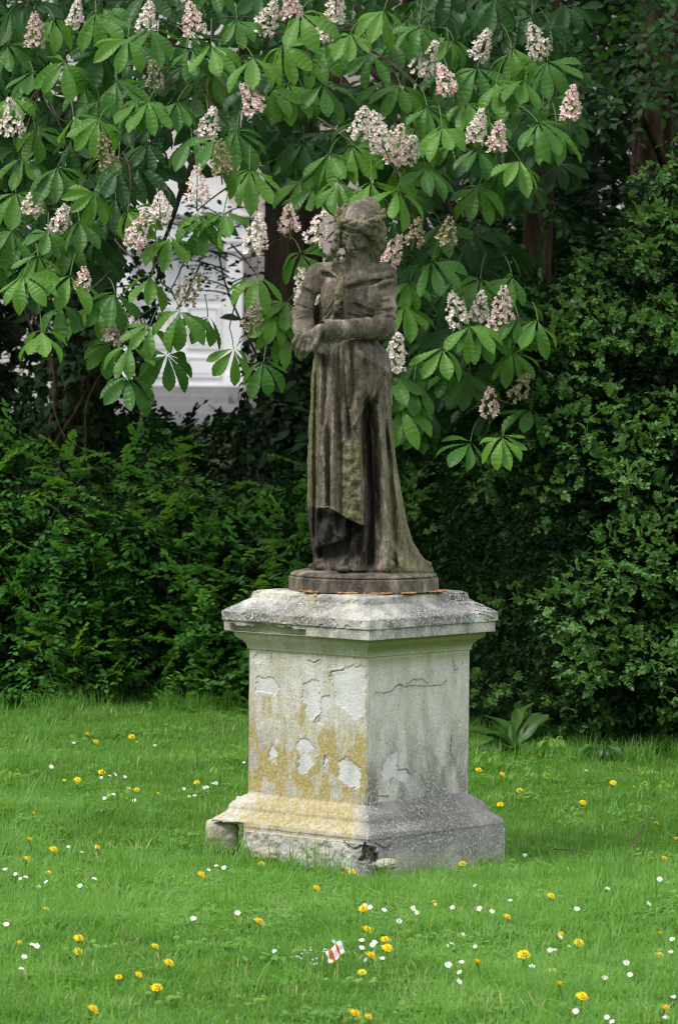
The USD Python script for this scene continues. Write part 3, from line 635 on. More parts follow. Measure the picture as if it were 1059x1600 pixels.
    ridge([(498, 431), (512, 432), (524, 444)], [.008, .010, .006], .004, .002); ridge([(501, 437), (514, 440), (522, 449)], .008, .004, -.002, 12, 'cut')
    ridge([(524, 470), (516, 485), (506, 505)], [.008, .010, .006]); ridge([(527, 476), (522, 492), (514, 508)], [.008, .010, .006]); ridge([(521, 474), (513, 490), (503, 503)], .006, .004, -.001, 12, 'cut'); ridge([(530, 480), (526, 495), (521, 508)], .006, .004, -.001, 12, 'cut')
    ridge([(530, 470), (534, 488), (533, 505)], [.006, .008, .008], .004, .0); ridge([(540, 500), (556, 504), (572, 506)], .005, .004, -.001, 12, 'cut')
    ridge([(572, 456), (568, 470), (572, 486), (578, 498)], [.008, .010, .010, .006], .006, -.001, 14, 'cut')
    ridge([(548, 484), (562, 491), (576, 497)], [.006, .010, .006], .006, .001, 12, 'cut')
    for a, b in (((588, 478), (606, 474)), ((587, 492), (607, 488)), ((590, 503), (606, 500)), ((461, 498), (478, 494)), ((459, 507), (478, 503)), ((470, 456), (484, 461))): ridge([a, b], [.004, .008, .004], .005, -.001, 10)
    pass
    P0 = T.F; fld = T
    V, Fc = T.surf()
    Vn = V
    soot_shade = 0.0 + .22 * sstep(meshkit.fbm(V * [22, 22, 7], 4, 14), .48, .64) + .2 * np.exp(-(((V[:, 0] - SX(558)) / .06) ** 2 + ((V[:, 2] - SZ(398)) / .05) ** 2)) * (V[:, 1] < .13)  # grime streaks, plus shade under chin and on neck put into colour
    moss = .06 + .3 * sstep(meshkit.fbm(V * 12, 3, 4), .5, .65)
    obj('figure', (mine(V, Fc, .0045 * (1 - .7 * ((V[:, 2] > SZ(408)) & (V[:, 0] < SX(590))))), Fc[:, ::-1]), M['statue'], st, True, {'soot_shade': soot_shade, 'moss': moss})
    # trimming down the front of the bodice: a plait of little knots
    B = Field((SX(505), .0, SZ(530)), (SX(560), .26, SZ(395)), .0024)
    tr = [(516, 402), (519, 412), (522, 420), (524, 428), (527, 436), (529, 444), (526, 453), (524, 461), (525, 469), (523.5, 478), (522.5, 487), (522, 496)]
    r2 = np.random.default_rng(3)
    dense = np.array([[np.interp(q, np.arange(len(tr)), [a[i] for a in tr]) for i in (0, 1)] for q in np.linspace(0, len(tr) - 1, 60)])
    for a, b in dense:
        a2, b2 = a + r2.normal(0, 2.2), b + r2.normal(0, 1.2); B.ball(np.array([SX(a2), T.front(SX(a2), SZ(b2)) + .001, SZ(b2)]), r2.uniform(.006, .0105), .004)
    for a, b in ((528, 456), (525, 462), (531, 452), (523, 468)):
        B.ball(np.array([SX(a), T.front(SX(a), SZ(b)) + .004, SZ(b)]), .012, .004)
    V, Fc = B.surf(); obj('trimming', (mine(V), Fc[:, ::-1]), M['statue'], st, True, {'soot_shade': np.full(len(V), .12), 'moss': np.full(len(V), .75)})
    # ---------------- hair with waves and curls
    Hf = Field((SX(500), -.10, SZ(438)), (SX(612), .22, SZ(300)), .0026)
    Hf.ball(H(.002, -.014, .026), (.078, .086, .077), .01, rot=R)
    for sx in (-1, 1):
        Hf.chain([H(sx * .010, .076, .056), H(sx * .042, .064, .046), H(sx * .064, .036, .012), H(sx * .068, .016, -.03), H(sx * .066, .012, -.07)], [.016, .019, .022, .022, .018], .012)
    Hf.chain([S(529, 352, .06), S(524, 372, .075), S(522, 392, .075), S(513, 410, .06)], [.016, .016, .017, .016], .012)
    Hf.chain([S(583, 350, .06), S(588, 372, .045), S(587, 392, .04), S(580, 413, .03)], [.022, .026, .026, .022], .015)
    Hf.chain([S(571, 334, -.03), S(575, 365, -.04), S(571, 405, -.03), S(565, 428, -.02)], [.045, .048, .042, .03], .02)
    for sx, sy, D in ((511, 408, .085), (516, 398, .10), (508, 414, .075), (520, 384, .10), (590, 398, .06), (583, 404, .06), (592, 380, .07)): Hf.ball(S(sx, sy, D), .0125, .005)
    Hf.ball(H(0, .065, -.030), (.052, .085, .092), .012, 'cut', R)
    sl, X = Hf.sub((-9, -9, -9), (9, 9, 9))
    P = np.stack(X, -1); loc = (P - HCN) @ R
    wv = np.sin(110 * loc[..., 2] + 6 * np.sin(38 * loc[..., 0]) + 4 * meshkit.noise(P * 30, 3)); below = sstep(loc[..., 2], .055, .02)
    nn = meshkit.fbm(P * 75, 3, 9) - .5
    Hf.F = (Hf.F + below * (.0022 * wv + .012 * nn) + (1 - below) * (.0006 * np.sin(160 * np.arctan2(loc[..., 0], loc[..., 1] + .1) * .35) + .006 * nn)).astype(np.float32)
    V, Fc = Hf.surf(); obj('hair', (mine(V), Fc[:, ::-1]), M['statue'], st, True, {'soot_shade': np.full(len(V), .08) + .3 * (V[:, 2] < SZ(385)), 'moss': .45 + .5 * sstep(V[:, 0], SX(575), SX(600))})
    # ---------------- garland
    G = Field((SX(505), -.10, SZ(375)), (SX(615), .22, SZ(305)), .0024)
    r3 = np.random.default_rng(5)
    for ang in np.linspace(-2.0, 2.0, 27):
        base = H(.083 * math.sin(ang), -.012 + .094 * math.cos(ang), .066 - .010 * abs(ang))
        c = base + r3.normal(0, .003, 3); rr = r3.uniform(.011, .017)
        if r3.random() < .42:
            nrm = norm(c - H(0, -.01, .045)); ref = norm(np.cross(nrm, [0, 0, 1.0])); rb = np.cross(nrm, ref)
            for q in range(5): G.ball(c + .013 * (math.cos(q * 1.257) * ref + math.sin(q * 1.257) * rb) + .005 * nrm, .0088, .002)
            G.ball(c + .008 * nrm, .0062, .001, 'cut')
        else: G.ball(c, (rr * 1.3, rr, rr * .8), .003)
    V, Fc = G.surf(); obj('flower_garland', (mine(V), Fc[:, ::-1]), M['statue'], st, True, {'soot_shade': np.full(len(V), .1), 'moss': np.full(len(V), .7)})
    # ---------------- skirt
    K = Field((-.27, -.24, -.0 + SZ(903)), (.30, .30, SZ(535)), .0027)
    rows = [(535, 510, 580, .08), (545, 499, 588, .098), (560, 488, 603, .122), (590, 484, 611, .135), (620, 483, 607, .132), (680, 480, 611, .132), (750, 478, 621, .138), (800, 479, 630, .144), (830, 481, 637, .150), (855, 484, 645, .158), (875, 488, 656, .168), (887, 489, 668, .178), (896, 490, 676, .185), (905, 490, 678, .188)]
    py_ax = 930 - K.ax[2] / .0025
    gi = lambda i: np.interp(py_ax, [r[0] for r in rows], [r[i] for r in rows]).astype(np.float32)
    Lp, Rp, Dp = gi(1), gi(2), gi(3)
    PX = (568 + K.ax[0] / .0025).astype(np.float32)[:, None]; PY = py_ax.astype(np.float32)[None, :]        # (x, z) planes
    cxp, hwp = ((Lp + Rp) / 2)[None], ((Rp - Lp) / 2)[None]
    un = np.clip(np.abs((PX - cxp) / hwp), 0, 1.3)
    front0 = Dp[None] * np.sqrt(np.clip(1 - un ** 2.4, 0, 1))
    dl = np.zeros(PX.shape[:1] + PY.shape[1:], np.float32)
    def path(pts): return np.interp(PY, [p[1] for p in pts], [p[0] for p in pts])
    def rdg(pts, A, w, soft=25):
        c = path(pts); y0, y1 = pts[0][1], pts[-1][1]; m = sstep(PY, y0 - soft, y0 + soft * .4) * (1 - sstep(PY, y1 - 4, y1 + soft * .5))
        ww = path([(w, y0), (w * 1.25, y1)]) if np.ndim(w) == 0 else path([(w[0], y0), (w[1], y1)])
        return (A * np.exp(-((PX - c) / ww) ** 2) * m).astype(np.float32)
    for pts, A, w in (([(570, 640), (576, 700), (580, 800), (577, 888)], -.085, (7, 12)), ([(575, 665), (582, 760), (588, 885)], .042, (2.2, 3.2)), ([(567, 690), (572, 780), (569, 870)], .030, (2.2, 2.6)), ([(580, 700), (577, 800), (572, 885)], .022, 1.8),
            ([(589, 630), (597, 760), (603, 893)], .042, (5, 8)), ([(601, 680), (611, 790), (617, 888)], -.036, (3, 4.5)), ([(604, 620), (621, 770), (640, 880)], .026, (5, 7)), ([(616, 740), (630, 830), (641, 882)], -.030, (2.5, 4)),
            ([(628, 790), (640, 845), (664, 888)], .028, (4, 6)), ([(610, 850), (622, 880), (628, 893)], .03, 5), ([(598, 560), (604, 590), (601, 640)], .014, 8), ([(556, 560), (560, 600), (552, 650)], .012, 5), ([(566, 575), (570, 612)], -.016, 3), ([(545, 553), (546, 600), (543, 690)], -.030, 3.2),
            ([(536, 553), (536, 600), (533, 680)], .014, 4), ([(528, 556), (527, 620), (526, 690)], -.018, 3), ([(516, 552), (514, 600), (512, 660)], .014, 4), ([(507, 556), (505, 620), (504, 670)], -.030, 3.5), ([(499, 560), (498, 640), (499, 720)], .016, 3.5),
            ([(485, 590), (483, 700), (484, 880)], .016, 4), ([(491, 590), (490, 700), (491, 850)], -.034, 3.2), ([(592, 640), (604, 700), (612, 740)], -.014, 2.4)):
        dl += rdg(pts, A, w)
    # diagonal tucks over the hip
    for (a, b, c_, d_, A) in ((560, 560, 605, 590, .008), (566, 575, 608, 606, -.008), (552, 556, 590, 596, .008)):
        tt = np.clip(((PX - a) * (c_ - a) + (PY - b) * (d_ - b)) / ((c_ - a) ** 2 + (d_ - b) ** 2), 0, 1); dist = np.hypot(PX - a - tt * (c_ - a), PY - b - tt * (d_ - b)); dl += (A * np.exp(-(dist / 4) ** 2)).astype(np.float32)
    # the pointed corner of the overskirt
    poly = [(532, 540), (560, 540), (580, 566), (590, 592), (582, 622), (564, 648), (548, 676), (543, 640), (538, 600)]
    fx, fy = PX + 0 * PY, PY + 0 * PX
    tri = contains_xy(Polygon(poly).buffer(1.5), fx, fy); dl += np.where(tri, .042 + .007 * np.sin((PX - 540 + .15 * (PY - 560)) / 4.0), 0).astype(np.float32)
    dl += rdg([(588, 600), (578, 630), (548, 673)], .012, 3, 6)
    # the long apron panel with its hem
    hem = np.interp(PX, [490, 497, 513, 522, 532, 545, 556, 566, 568], [800, 800, 799, 803, 811, 819, 824, 827, 826])
    le, re = path([(497, 590), (495, 700), (496, 800), (497, 830)]), path([(544, 560), (553, 620), (560, 680), (564, 740), (567, 830)])
    inp = (PX > le) & (PX < re) & (PY < hem) & (PY > 575)
    rough = (meshkit.fbm(np.stack([fx / 9, fy / 9, 0 * fx], -1), 4, 6) - .5) * sstep(PX, 528, 540) * sstep(PY, 690, 740)
    pan = .044 + rdg([(505, 610), (504, 700), (506, 800)], .016, 3.4) + rdg([(519, 590), (519, 700), (521, 803)], .026, (3.5, 6)) + rdg([(511, 610), (511, 700), (512, 800)], -.028, 2.8) + rdg([(530, 600), (529, 700), (530, 808)], -.022, 3.4) + rdg([(543, 600), (541, 680), (545, 815)], .006, 6) + rdg([(558, 690), (561, 760), (564, 824)], .008, 3) + .03 * rough
    dl += np.where(inp, pan * sstep(PY, 600, 690), 0).astype(np.float32)
    # the braid with knots down the middle of the panel
    for (a, b, rr) in ((527, 690, 5), (522, 684, 3.5), (531, 697, 4), (534, 722, 4), (537, 745, 5), (540, 752, 4), (536, 765, 5), (541, 783, 4), (534, 790, 4)): dl += (.012 * np.exp(-(((PX - a) / rr) ** 2 + ((PY - b) / rr) ** 2))).astype(np.float32)
    # under the hem: hollow, with a turned-up tail of cloth
    und = (PX > 492) & (PX < 566) & (PY >= hem - 1)
    dl += np.where(und, -.060 * sstep(PY, 795, 815) * (1 - sstep(PY, 872, 895)) * sstep(PX, 490, 500) * (1 - sstep(PX, 556, 570)), 0).astype(np.float32)
    tail = und & (PY < np.interp(PX, [488, 500, 520, 535, 545], [868, 862, 856, 850, 838])) & (PX < 541)
    dl += np.where(tail, .058 + .012 * np.sin((PX + PY * .35) / 4.5), 0).astype(np.float32)
    dl += np.where(und, rdg([(520, 815), (523, 840), (530, 846)], .022, 4, 6) + rdg([(512, 808), (514, 830)], .012, 3, 6) + rdg([(556, 840), (545, 870), (530, 893)], .030, 6, 8) + rdg([(548, 850), (556, 885)], .02, 5, 6), 0).astype(np.float32)
    dl += ((meshkit.fbm(np.stack([fx / 16, fy / 60, 0 * fx], -1), 4, 12) - .5) * .012 * (1 - .5 * sstep(un, .8, 1))).astype(np.float32)
    rn = 1 - 2 * np.abs(meshkit.fbm(np.stack([fx / 11 + .012 * (fy - 700) * (fx - 560) / 60, fy / 170, 0 * fx], -1), 3, 44) - .5) * 2
    dl += (.012 * (np.clip(rn, 0, 1) ** 3 - .4) * sstep(PY, 560, 620) * (1 - .6 * inp)).astype(np.float32)
    side = 1 - sstep(un, .86, 1.0)
    frontd = front0 + dl * side
    back = -Dp[None] * .95 * np.sqrt(np.clip(1 - un ** 2.2, 0, 1)) - (.010 * np.sin(PX / 5.5 + PY * .004) * side)
    sdf2 = (un - 1) * hwp * .0025
    for j in range(K.n[1]):
        D = K.ax[1][j]; K.F[:, j, :] = np.maximum(np.maximum((D - frontd) * .75, (back - D) * .8), sdf2)
    K.F = np.maximum(K.F, (SZ(903.5) + .004 - K.ax[2])[None, None, :]).astype(np.float32)
    from scipy.ndimage import gaussian_filter
    K.F = gaussian_filter(K.F, .45)
    # toes and the train on the floor
    K.ball(S(536, 893, .20), (.032, .05, .018), .008); K.ball(S(560, 895, .20), (.03, .035, .012), .01); K.cone(S(650, 884, .06), S(668, 890, .05), .020, .016, .012); K.cone(S(610, 888, .18), S(600, 893, .20), .018, .015, .012)
    K.cone(S(492, 888, .08), S(560, 899, .20), .010, .012, .012); K.cone(S(560, 899, .20), S(640, 896, .16), .012, .010, .012); K.cone(S(486, 893, .05), S(500, 893, .10), .012, .014, .01)
    V, Fc = K.surf()
    px, py = 568 + V[:, 0] / .0025, 930 - V[:, 2] / .0025; fr = V[:, 1] > 0
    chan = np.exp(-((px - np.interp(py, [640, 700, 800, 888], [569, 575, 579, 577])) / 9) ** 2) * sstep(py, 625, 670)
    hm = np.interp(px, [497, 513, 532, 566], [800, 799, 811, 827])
    soot_shade = .12 + .25 * sstep(meshkit.fbm(np.stack([V[:, 0] * 30, V[:, 1] * 10, V[:, 2] * 5], -1), 4, 14), .45, .62) + fr * (.72 * chan + .75 * ((py > hm) & (px < 570)) * sstep(py, 795, 812) * (1 - .6 * sstep(py, 872, 890)) + .3 * np.exp(-((px - 505) / 12) ** 2) * sstep(py, 640, 560))  # grime streaks, plus soot and painted shade in fold channel and hem hollow
    moss = .18 + .55 * sstep(px, 596, 612) * sstep(py, 600, 680) + .6 * (px < 494) + .4 * ((px > 528) & (px < 566) & (py > 690) & (py < hm)) + .25 * sstep(meshkit.fbm(V * 10, 3, 4), .5, .62)
    obj('skirt', (mine(V, Fc, .006), Fc[:, ::-1]), M['statue'], st, True, {'soot_shade': soot_shade, 'moss': moss})
    # ---------------- round plinth
    pr = np.array([(.0, 0), (.294, 0), (.2945, .003), (.2925, .048), (.289, .0515), (.284, .052), (.283, .055), (.287, .058), (.286, .062), (.270, .070), (.235, .076), (.15, .0795), (0, .080)])
    m = trimesh.creation.revolve(pr, sections=120); v = np.array(m.vertices)
    v[:, 2] += (meshkit.fbm(v * 18, 3, 8) - .5) * .004 * (v[:, 2] > .06)
    obj('plinth', (v, np.array(m.faces)), M['statue'], st, 40, None)
    return st
build_statue()
# rusty crumbs round the foot of the statue
r5 = np.random.default_rng(8); cr = []
cs = np.array([at(568, 900, 17.5)[0], PC[1]])
for i in range(150):
    a = r5.choice([-1.75, -1.35, -.95, -.45, -.3, -2.4]) + r5.normal(0, .075); rad = .293 + abs(r5.normal(0, .014)); s = r5.uniform(.002, .007)
    m = trimesh.creation.icosphere(1, s); v = np.array(m.vertices) * r5.uniform(.6, 1.3, 3) * [1.6, 1.6, .7]; cr.append((v + [cs[0] + rad * math.cos(a), cs[1] + rad * math.sin(a), ZCAP + .003], np.array(m.faces)))
tag(obj('rust_crumbs', join(cr), M['rust'], None, True), 'orange rusty crumbs around the foot of the statue on the pedestal top', 'debris', None, 'stuff')

# ------------------------------------------------------------------ leaf shapes
def leaflet(L, W, r, droop=.35, fold=.22, n=9, corr=.012, base_w=.25):
    """one toothed leaflet along +x with sunken midrib and raised panels between side veins"""
    t = np.linspace(0, 1, n); w = W * np.where(t < .64, np.sin(np.pi / 2 * np.clip(t / .64, 0, 1)) ** (1.55 if base_w < .5 else .8), np.clip(np.cos(np.pi / 2 * (np.clip((t - .64) / .36, 0, 1)) ** 1.25), 0, 1)) + .0014
    w[1:-1] *= 1 + .045 * np.array([-1, 0, 1, 0.])[np.arange(n)[1:-1] % 4]
    cols = np.array([-1, -.5, 0, .5, 1.0]); V = np.zeros((n, 5, 3))
    V[:, :, 0] = (t * L * .94)[:, None] + np.abs(cols)[None] * w[:, None] * .35
    V[:, :, 1] = cols[None] * w[:, None]
    V[:, :, 2] = np.abs(cols)[None] * w[:, None] * fold + corr * np.array([0, 1, 0, -1.])[np.arange(n) % 4][:, None] * (np.abs(cols)[None] > .3) * (w / W)[:, None] - droop * L * (t ** 2)[:, None] + r.normal(0, .0008, (n, 1)) + .006 * np.sin(t * 5 + r.uniform(0, 6))[:, None]
    return V.reshape(-1, 3), grid_faces(n, 5)

def chestnut_leaf(r, size, nl=None, n=33):
    nl = nl or (7 if r.random() < .6 else 5 if r.random() < .6 else 6)
    ang = np.linspace(-1, 1, nl) * (1.95 if nl == 7 else 1.5)
    parts = []
    for a in ang:
        k = math.cos(a * .55) ** .9; L = size * (.55 + .45 * k) * r.uniform(.9, 1.08); W = L * r.uniform(.145, .19)
        v, f = leaflet(L, W, r, droop=r.uniform(.10, .45), fold=r.uniform(.15, .40), n=n, corr=.0013 if n > 7 else .0)
        tw = r.normal(0, .25); R = Rotation.from_euler('xyz', [tw, r.uniform(.22, .62), a + r.normal(0, .06)]).as_matrix()
        parts.append(((v + [.008, 0, 0]) @ R.T, f))
    return join(parts)

def ovate(L, W, fold=.2, droop=.2, n=4):
    t = np.linspace(0, 1, n); w = W * np.sin(np.pi * np.clip(t, .02, 1) ** .8) ** .8 + .0004; w[-1] = .0004
    cols = np.array([-1, 0, 1.0]); V = np.zeros((n, 3, 3)); V[:, :, 0] = (t * L)[:, None]; V[:, :, 1] = cols[None] * w[:, None]; V[:, :, 2] = np.abs(cols)[None] * w[:, None] * fold - droop * L * (t ** 2)[:, None]
    return V.reshape(-1, 3), grid_faces(n, 3)

def spray(r, length, nleaf, L, W, arch=.3, up=.5, stem_r=.0012, two=True, jit=.3):
    """a leafy shoot along +x, leaves in opposite pairs"""
    parts = []; x = np.linspace(0, length, 7); st = np.stack([x, 0 * x, -arch * length * (x / length) ** 2], -1)
    parts.append(tube(st, np.linspace(stem_r * 1.5, stem_r * .6, 7), 3, False))
    for i in range(nleaf):
        t = (i + .6) / nleaf; b = np.array([t * length, 0, -arch * length * t * t])
        for sd in ((-1, 1) if two else (1 if i % 2 else -1,)):
            k = r.uniform(.75, 1.1) * (1 - .35 * max(0, t - .6) / .4)
            v, f = ovate(L * k, W * k, r.uniform(.05, .3), r.uniform(0, .4))
            R = Rotation.from_euler('xyz', [r.normal(0, jit), r.normal(-.2, jit) * up, sd * r.uniform(.75, 1.35)]).as_matrix()
            parts.append((v @ R.T + b, f))
    v, f = ovate(L * .8, W * .8); parts.append((v + st[-1], f))
    return join(parts)

def ivy_leaf(L):
    o = np.array([[0, 0, 0], [.1, .45, .02], [.35, .52, 0], [.45, .28, .04], [1.0, 0, -.12], [.45, -.28, .04], [.35, -.52, 0], [.1, -.45, .02], [.35, 0, .08]]) * L
    return o, np.array([[8, 0, 7], [8, 7, 6], [8, 6, 5], [8, 5, 4], [8, 4, 3], [8, 3, 2], [8, 2, 1], [8, 1, 0]])

# ------------------------------------------------------------------ hedge and shrubs as leafy fronts
def leafy_front(parent, x0, x1, yf, ztop, protos, dens, r, layers=((0, 1.0, 0), ), bulge=.25, bscale=2.2, gap=.42, sc=(.7, 1.25), down=.0, pick=None, zmin=-.02, name='foliage', outward=.9):
    pos, rots, scl, idx = [], [], [], []
    for depth, dm, pk in layers:
        n = int(dens * dm * (x1 - x0) * 3.0)
        x = r.uniform(x0, x1, n); z = r.uniform(zmin, 3.0, n); zt = ztop(x); keep = z < zt
        x, z, zt = x[keep], z[keep], zt[keep]
        P = np.stack([x, 0 * x, z], -1)
        nb = meshkit.fbm(P * bscale + 7.7, 4, 5)
        sel = r.random(len(x)) < sstep(nb, gap - .10, gap + .06) if depth == 0 else np.ones(len(x), bool)
        x, z, zt, nb = x[sel], z[sel], zt[sel], nb[sel]
        y = yf(x, z) - (nb - .5) * bulge * 2 + depth + r.normal(0, .03, len(x)) + .5 * sstep(z, zt - .35, zt) * (.35)
        e = .05; g = lambda dx, dz: meshkit.fbm(np.stack([x + dx, 0 * x, z + dz], -1) * bscale + 7.7, 4, 5)
        gx_, gz_ = (g(e, 0) - g(-e, 0)) / (2 * e), (g(0, e) - g(0, -e)) / (2 * e)
        a = norm(np.stack([-gx_ * bulge * 1.2 + r.normal(0, .55, len(x)), np.full(len(x), -outward) + r.normal(0, .25, len(x)), -gz_ * bulge * 1.2 + .35 + r.normal(0, .45, len(x)) - down], -1))
        nn = norm(np.stack([r.normal(0, .35, len(x)), -.35 + r.normal(0, .3, len(x)), np.ones(len(x))], -1))
        pos.append(np.stack([x, y, z + gz(x, y)], -1)); rots.append(frames(a, nn)); scl.append(r.uniform(*sc, len(x)))
        idx.append(pick(x, z, nb, depth, r) if pick else r.integers(0, len(protos), len(x)))
    return instancer(parent, name, protos, np.vstack(pos), np.vstack(rots), np.concatenate(scl), np.concatenate(idx))

r1 = np.random.default_rng(21)
# boxwood hedge on the right
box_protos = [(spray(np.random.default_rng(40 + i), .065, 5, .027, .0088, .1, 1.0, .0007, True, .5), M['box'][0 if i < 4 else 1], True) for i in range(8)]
def hedge_top(x): return np.interp(x, [.05, .30, .55, .85, 1.0, 1.2, 1.6, 3.2], [.95, 1.42, 1.72, 2.02, 2.25, 2.48, 2.82, 3.0]) + .12 * np.sin(x * 9) + .08 * np.sin(x * 23)
def hedge_y(x, z): return 20.85 + 1.95 * sstep(x, 1.15, .2) + .16 * z + .25 * sstep(z, 1.6, 2.8) + .5 * sstep(z, .30, 0)
hedge = thing('boxwood_hedge', 'tall boxwood hedge with tiny light green leaves on the right behind the pedestal', 'hedge', (0, 0, 0))
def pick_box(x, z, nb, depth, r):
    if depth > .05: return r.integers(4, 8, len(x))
    lit = sstep(nb + .10 * sstep(x, .5, 1.3) - .05, .44, .60)  # bulges and the right side get the painted lit copy
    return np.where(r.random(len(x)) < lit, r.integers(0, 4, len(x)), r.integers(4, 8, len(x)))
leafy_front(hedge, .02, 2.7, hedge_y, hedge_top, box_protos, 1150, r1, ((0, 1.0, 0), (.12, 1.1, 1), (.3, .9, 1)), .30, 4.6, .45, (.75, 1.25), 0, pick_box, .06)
for i in range(26):
    x = r1.uniform(.3, 2.4); y = float(hedge_y(x, 0)) + r1.uniform(.3, .8); h = float(hedge_top(np.array([x]))[0]) * r1.uniform(.6, .95)
    pts = spline([[x, y, 0], [x + r1.normal(0, .06), y + r1.normal(0, .05), h * .5], [x + r1.normal(0, .15), y + r1.normal(0, .1), h]], 8); obj('stem', tube(pts, np.linspace(.014, .004, 8), 5), M['bark'], hedge, True)

# snowberry-like shrubs on the left
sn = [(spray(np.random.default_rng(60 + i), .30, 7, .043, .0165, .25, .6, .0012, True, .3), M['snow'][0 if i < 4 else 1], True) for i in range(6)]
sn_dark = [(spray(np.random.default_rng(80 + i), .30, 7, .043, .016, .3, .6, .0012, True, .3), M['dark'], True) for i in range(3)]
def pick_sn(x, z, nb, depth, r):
    return np.where(r.random(len(x)) < (.75 if depth > .05 else .0), r.integers(6, 9, len(x)), np.where(r.random(len(x)) < sstep(nb, .45, .68) * .55, r.integers(4, 6, len(x)), r.integers(0, 4, len(x))))  # inner layers use darkened leaf copies, shade put into colour
def shrub(name, label, x0, x1, top, ybase, seed, dens=220):
    r = np.random.default_rng(seed); t = thing(name, label, 'shrub', (0, 0, 0)); xm, hw = (x0 + x1) / 2, (x1 - x0) / 2
    yf = lambda x, z: lawn_edge(x) + ybase + .16 * z + .25 * np.abs((x - xm) / hw) ** 3 + .35 * sstep(z, .8, 1.5)
    zt = lambda x: top(x) * (1 - .18 * np.abs((x - xm) / hw) ** 4) + .07 * np.sin(x * 13 + seed)
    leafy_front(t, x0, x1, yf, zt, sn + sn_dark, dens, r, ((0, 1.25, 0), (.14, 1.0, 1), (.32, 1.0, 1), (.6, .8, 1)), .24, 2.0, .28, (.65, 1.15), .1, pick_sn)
    for i in range(9):
        x = r.uniform(x0 + .1, x1 - .1); y = float(yf(x, 0)) + r.uniform(.15, .5); h = float(zt(np.array([x]))[0])
        pts = spline([[x, y, 0], [x + r.normal(0, .1), y - .03, h * .45], [x + r.normal(0, .3), y - r.uniform(.1, .5), h * r.uniform(.7, 1.0)]], 9); obj('stem', tube(pts, np.linspace(.006, .0015, 9), 4), M['twig'], t, True)
    return t
shrub('leafy_shrub', 'leafy green shrub with small oval leaves at the far left edge of the lawn', -3.0, -1.15, lambda x: 1.40 - .12 * sstep(x, -1.7, -1.2), 0, 1)
shrub('leafy_shrub', 'bushy green shrub of small oval leaves just right of the ivy clad trunk', -1.32, -.62, lambda x: 1.34 + 0 * x - .18 * sstep(x, -.95, -.65), .05, 2)
shrub('leafy_shrub', 'lower green shrub of small oval leaves just left of the pedestal and statue skirt', -.78, .12, lambda x: 1.10 + .12 * sstep(x, -.45, -.1), .0, 3)
# the dark low shrub further back under the door gap
td = thing('shaded_shrub', 'dark shaded low shrub in front of the stone steps of the white door', 'shrub', (0, 0, 0))
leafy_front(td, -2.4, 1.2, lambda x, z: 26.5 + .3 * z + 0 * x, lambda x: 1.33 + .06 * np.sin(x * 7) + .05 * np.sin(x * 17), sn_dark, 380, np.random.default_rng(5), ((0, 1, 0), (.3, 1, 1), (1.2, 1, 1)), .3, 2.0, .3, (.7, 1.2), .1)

# ------------------------------------------------------------------ trunks with ivy
def trunk(name, label, cat, px0, pxs, Y, rad, mat, top=8.0, ivy_to=None, ivy_r=.12, seed=1, limbs=()):
    r = np.random.default_rng(seed); x0 = at(px0, 700, Y)[0]; x1 = at(pxs, 100, Y)[0]
    t = thing(name, label, cat, (x0, Y, 0)); n = 40
    z = np.linspace(-.1, top, n); cx = (x1 - x0) * np.clip(z / 3.5, 0, 2.2) + .04 * np.sin(z * 1.3 + seed); cy = .05 * np.sin(z * .9 + seed)
    v, f = tube(np.stack([cx, cy, z], -1), rad * (1 - .45 * z / top) * (1 + .35 * np.exp(-np.clip(z, 0, 9) / .25)), 28)
    a = np.arctan2(v[:, 1], v[:, 0]); v[:, :2] += (v[:, :2] - np.stack([np.interp(v[:, 2], z, cx), np.interp(v[:, 2], z, cy)], -1)) * (.16 * (meshkit.fbm(np.stack([np.cos(a) * 3, np.sin(a) * 3, v[:, 2] * .8], -1), 4, seed) - .5))[:, None]
    obj('trunk', (v, f), mat, t, True)
    return t, x0, (lambda zz: np.interp(zz, z, cx) + x0), (lambda zz: rad * (1 - .45 * zz / top))
def ivy(label, Y, cxf, rf, zmax, seed, thick=.10, n=2600, vines=6):
    r = np.random.default_rng(seed); t = thing('climbing_ivy', label, 'ivy', (0, 0, 0))
    z = r.uniform(0, zmax, n) ; z = z[r.random(n) < 1 - .5 * sstep(z, zmax * .6, zmax)]; a = r.uniform(-math.pi, 0.35, len(z)) + .0
    nb = meshkit.fbm(np.stack([np.cos(a) * 2, np.sin(a) * 2, z * 2.2], -1), 4, seed); rr = rf(z) + thick * (.1 + 2.0 * np.clip(nb - .25, 0, 1)) * (1 + .5 * np.exp(-z)) + r.uniform(0, .05, len(z))
    nrm = np.stack([np.cos(a), np.sin(a), 0 * a], -1); P = np.stack([cxf(z) + rr * np.cos(a), Y + rr * np.sin(a), z], -1)
    ax = norm(np.stack([r.normal(0, .7, len(z)), r.normal(0, .3, len(z)), np.full(len(z), -1.0)], -1) + .5 * nrm); nn = nrm + r.normal(0, .4, (len(z), 3)) + [0, 0, .4]
    instancer(t, 'foliage', [(ivy_leaf(.062), M['ivy'], True), (ivy_leaf(.05), M['dark'], True)], P, frames(ax, nn), r.uniform(.6, 1.2, len(z)), r.integers(0, 2, len(z)))
    for i in range(vines):
        a0 = r.uniform(-2.4, -.7); zz = np.linspace(-.02, r.uniform(1.0, zmax), 26); aa = a0 + .35 * np.sin(zz * r.uniform(2, 4) + i) + .1 * np.sin(zz * 9 + i); rr = rf(zz) + thick * 1.15 + .03 * np.sin(zz * 7 + i)
        obj('stem', tube(np.stack([cxf(zz) + rr * np.cos(aa), Y + rr * np.sin(aa), zz], -1), np.linspace(.016, .006, 26) * r.uniform(.6, 1.2), 6), M['vine'], t, True)
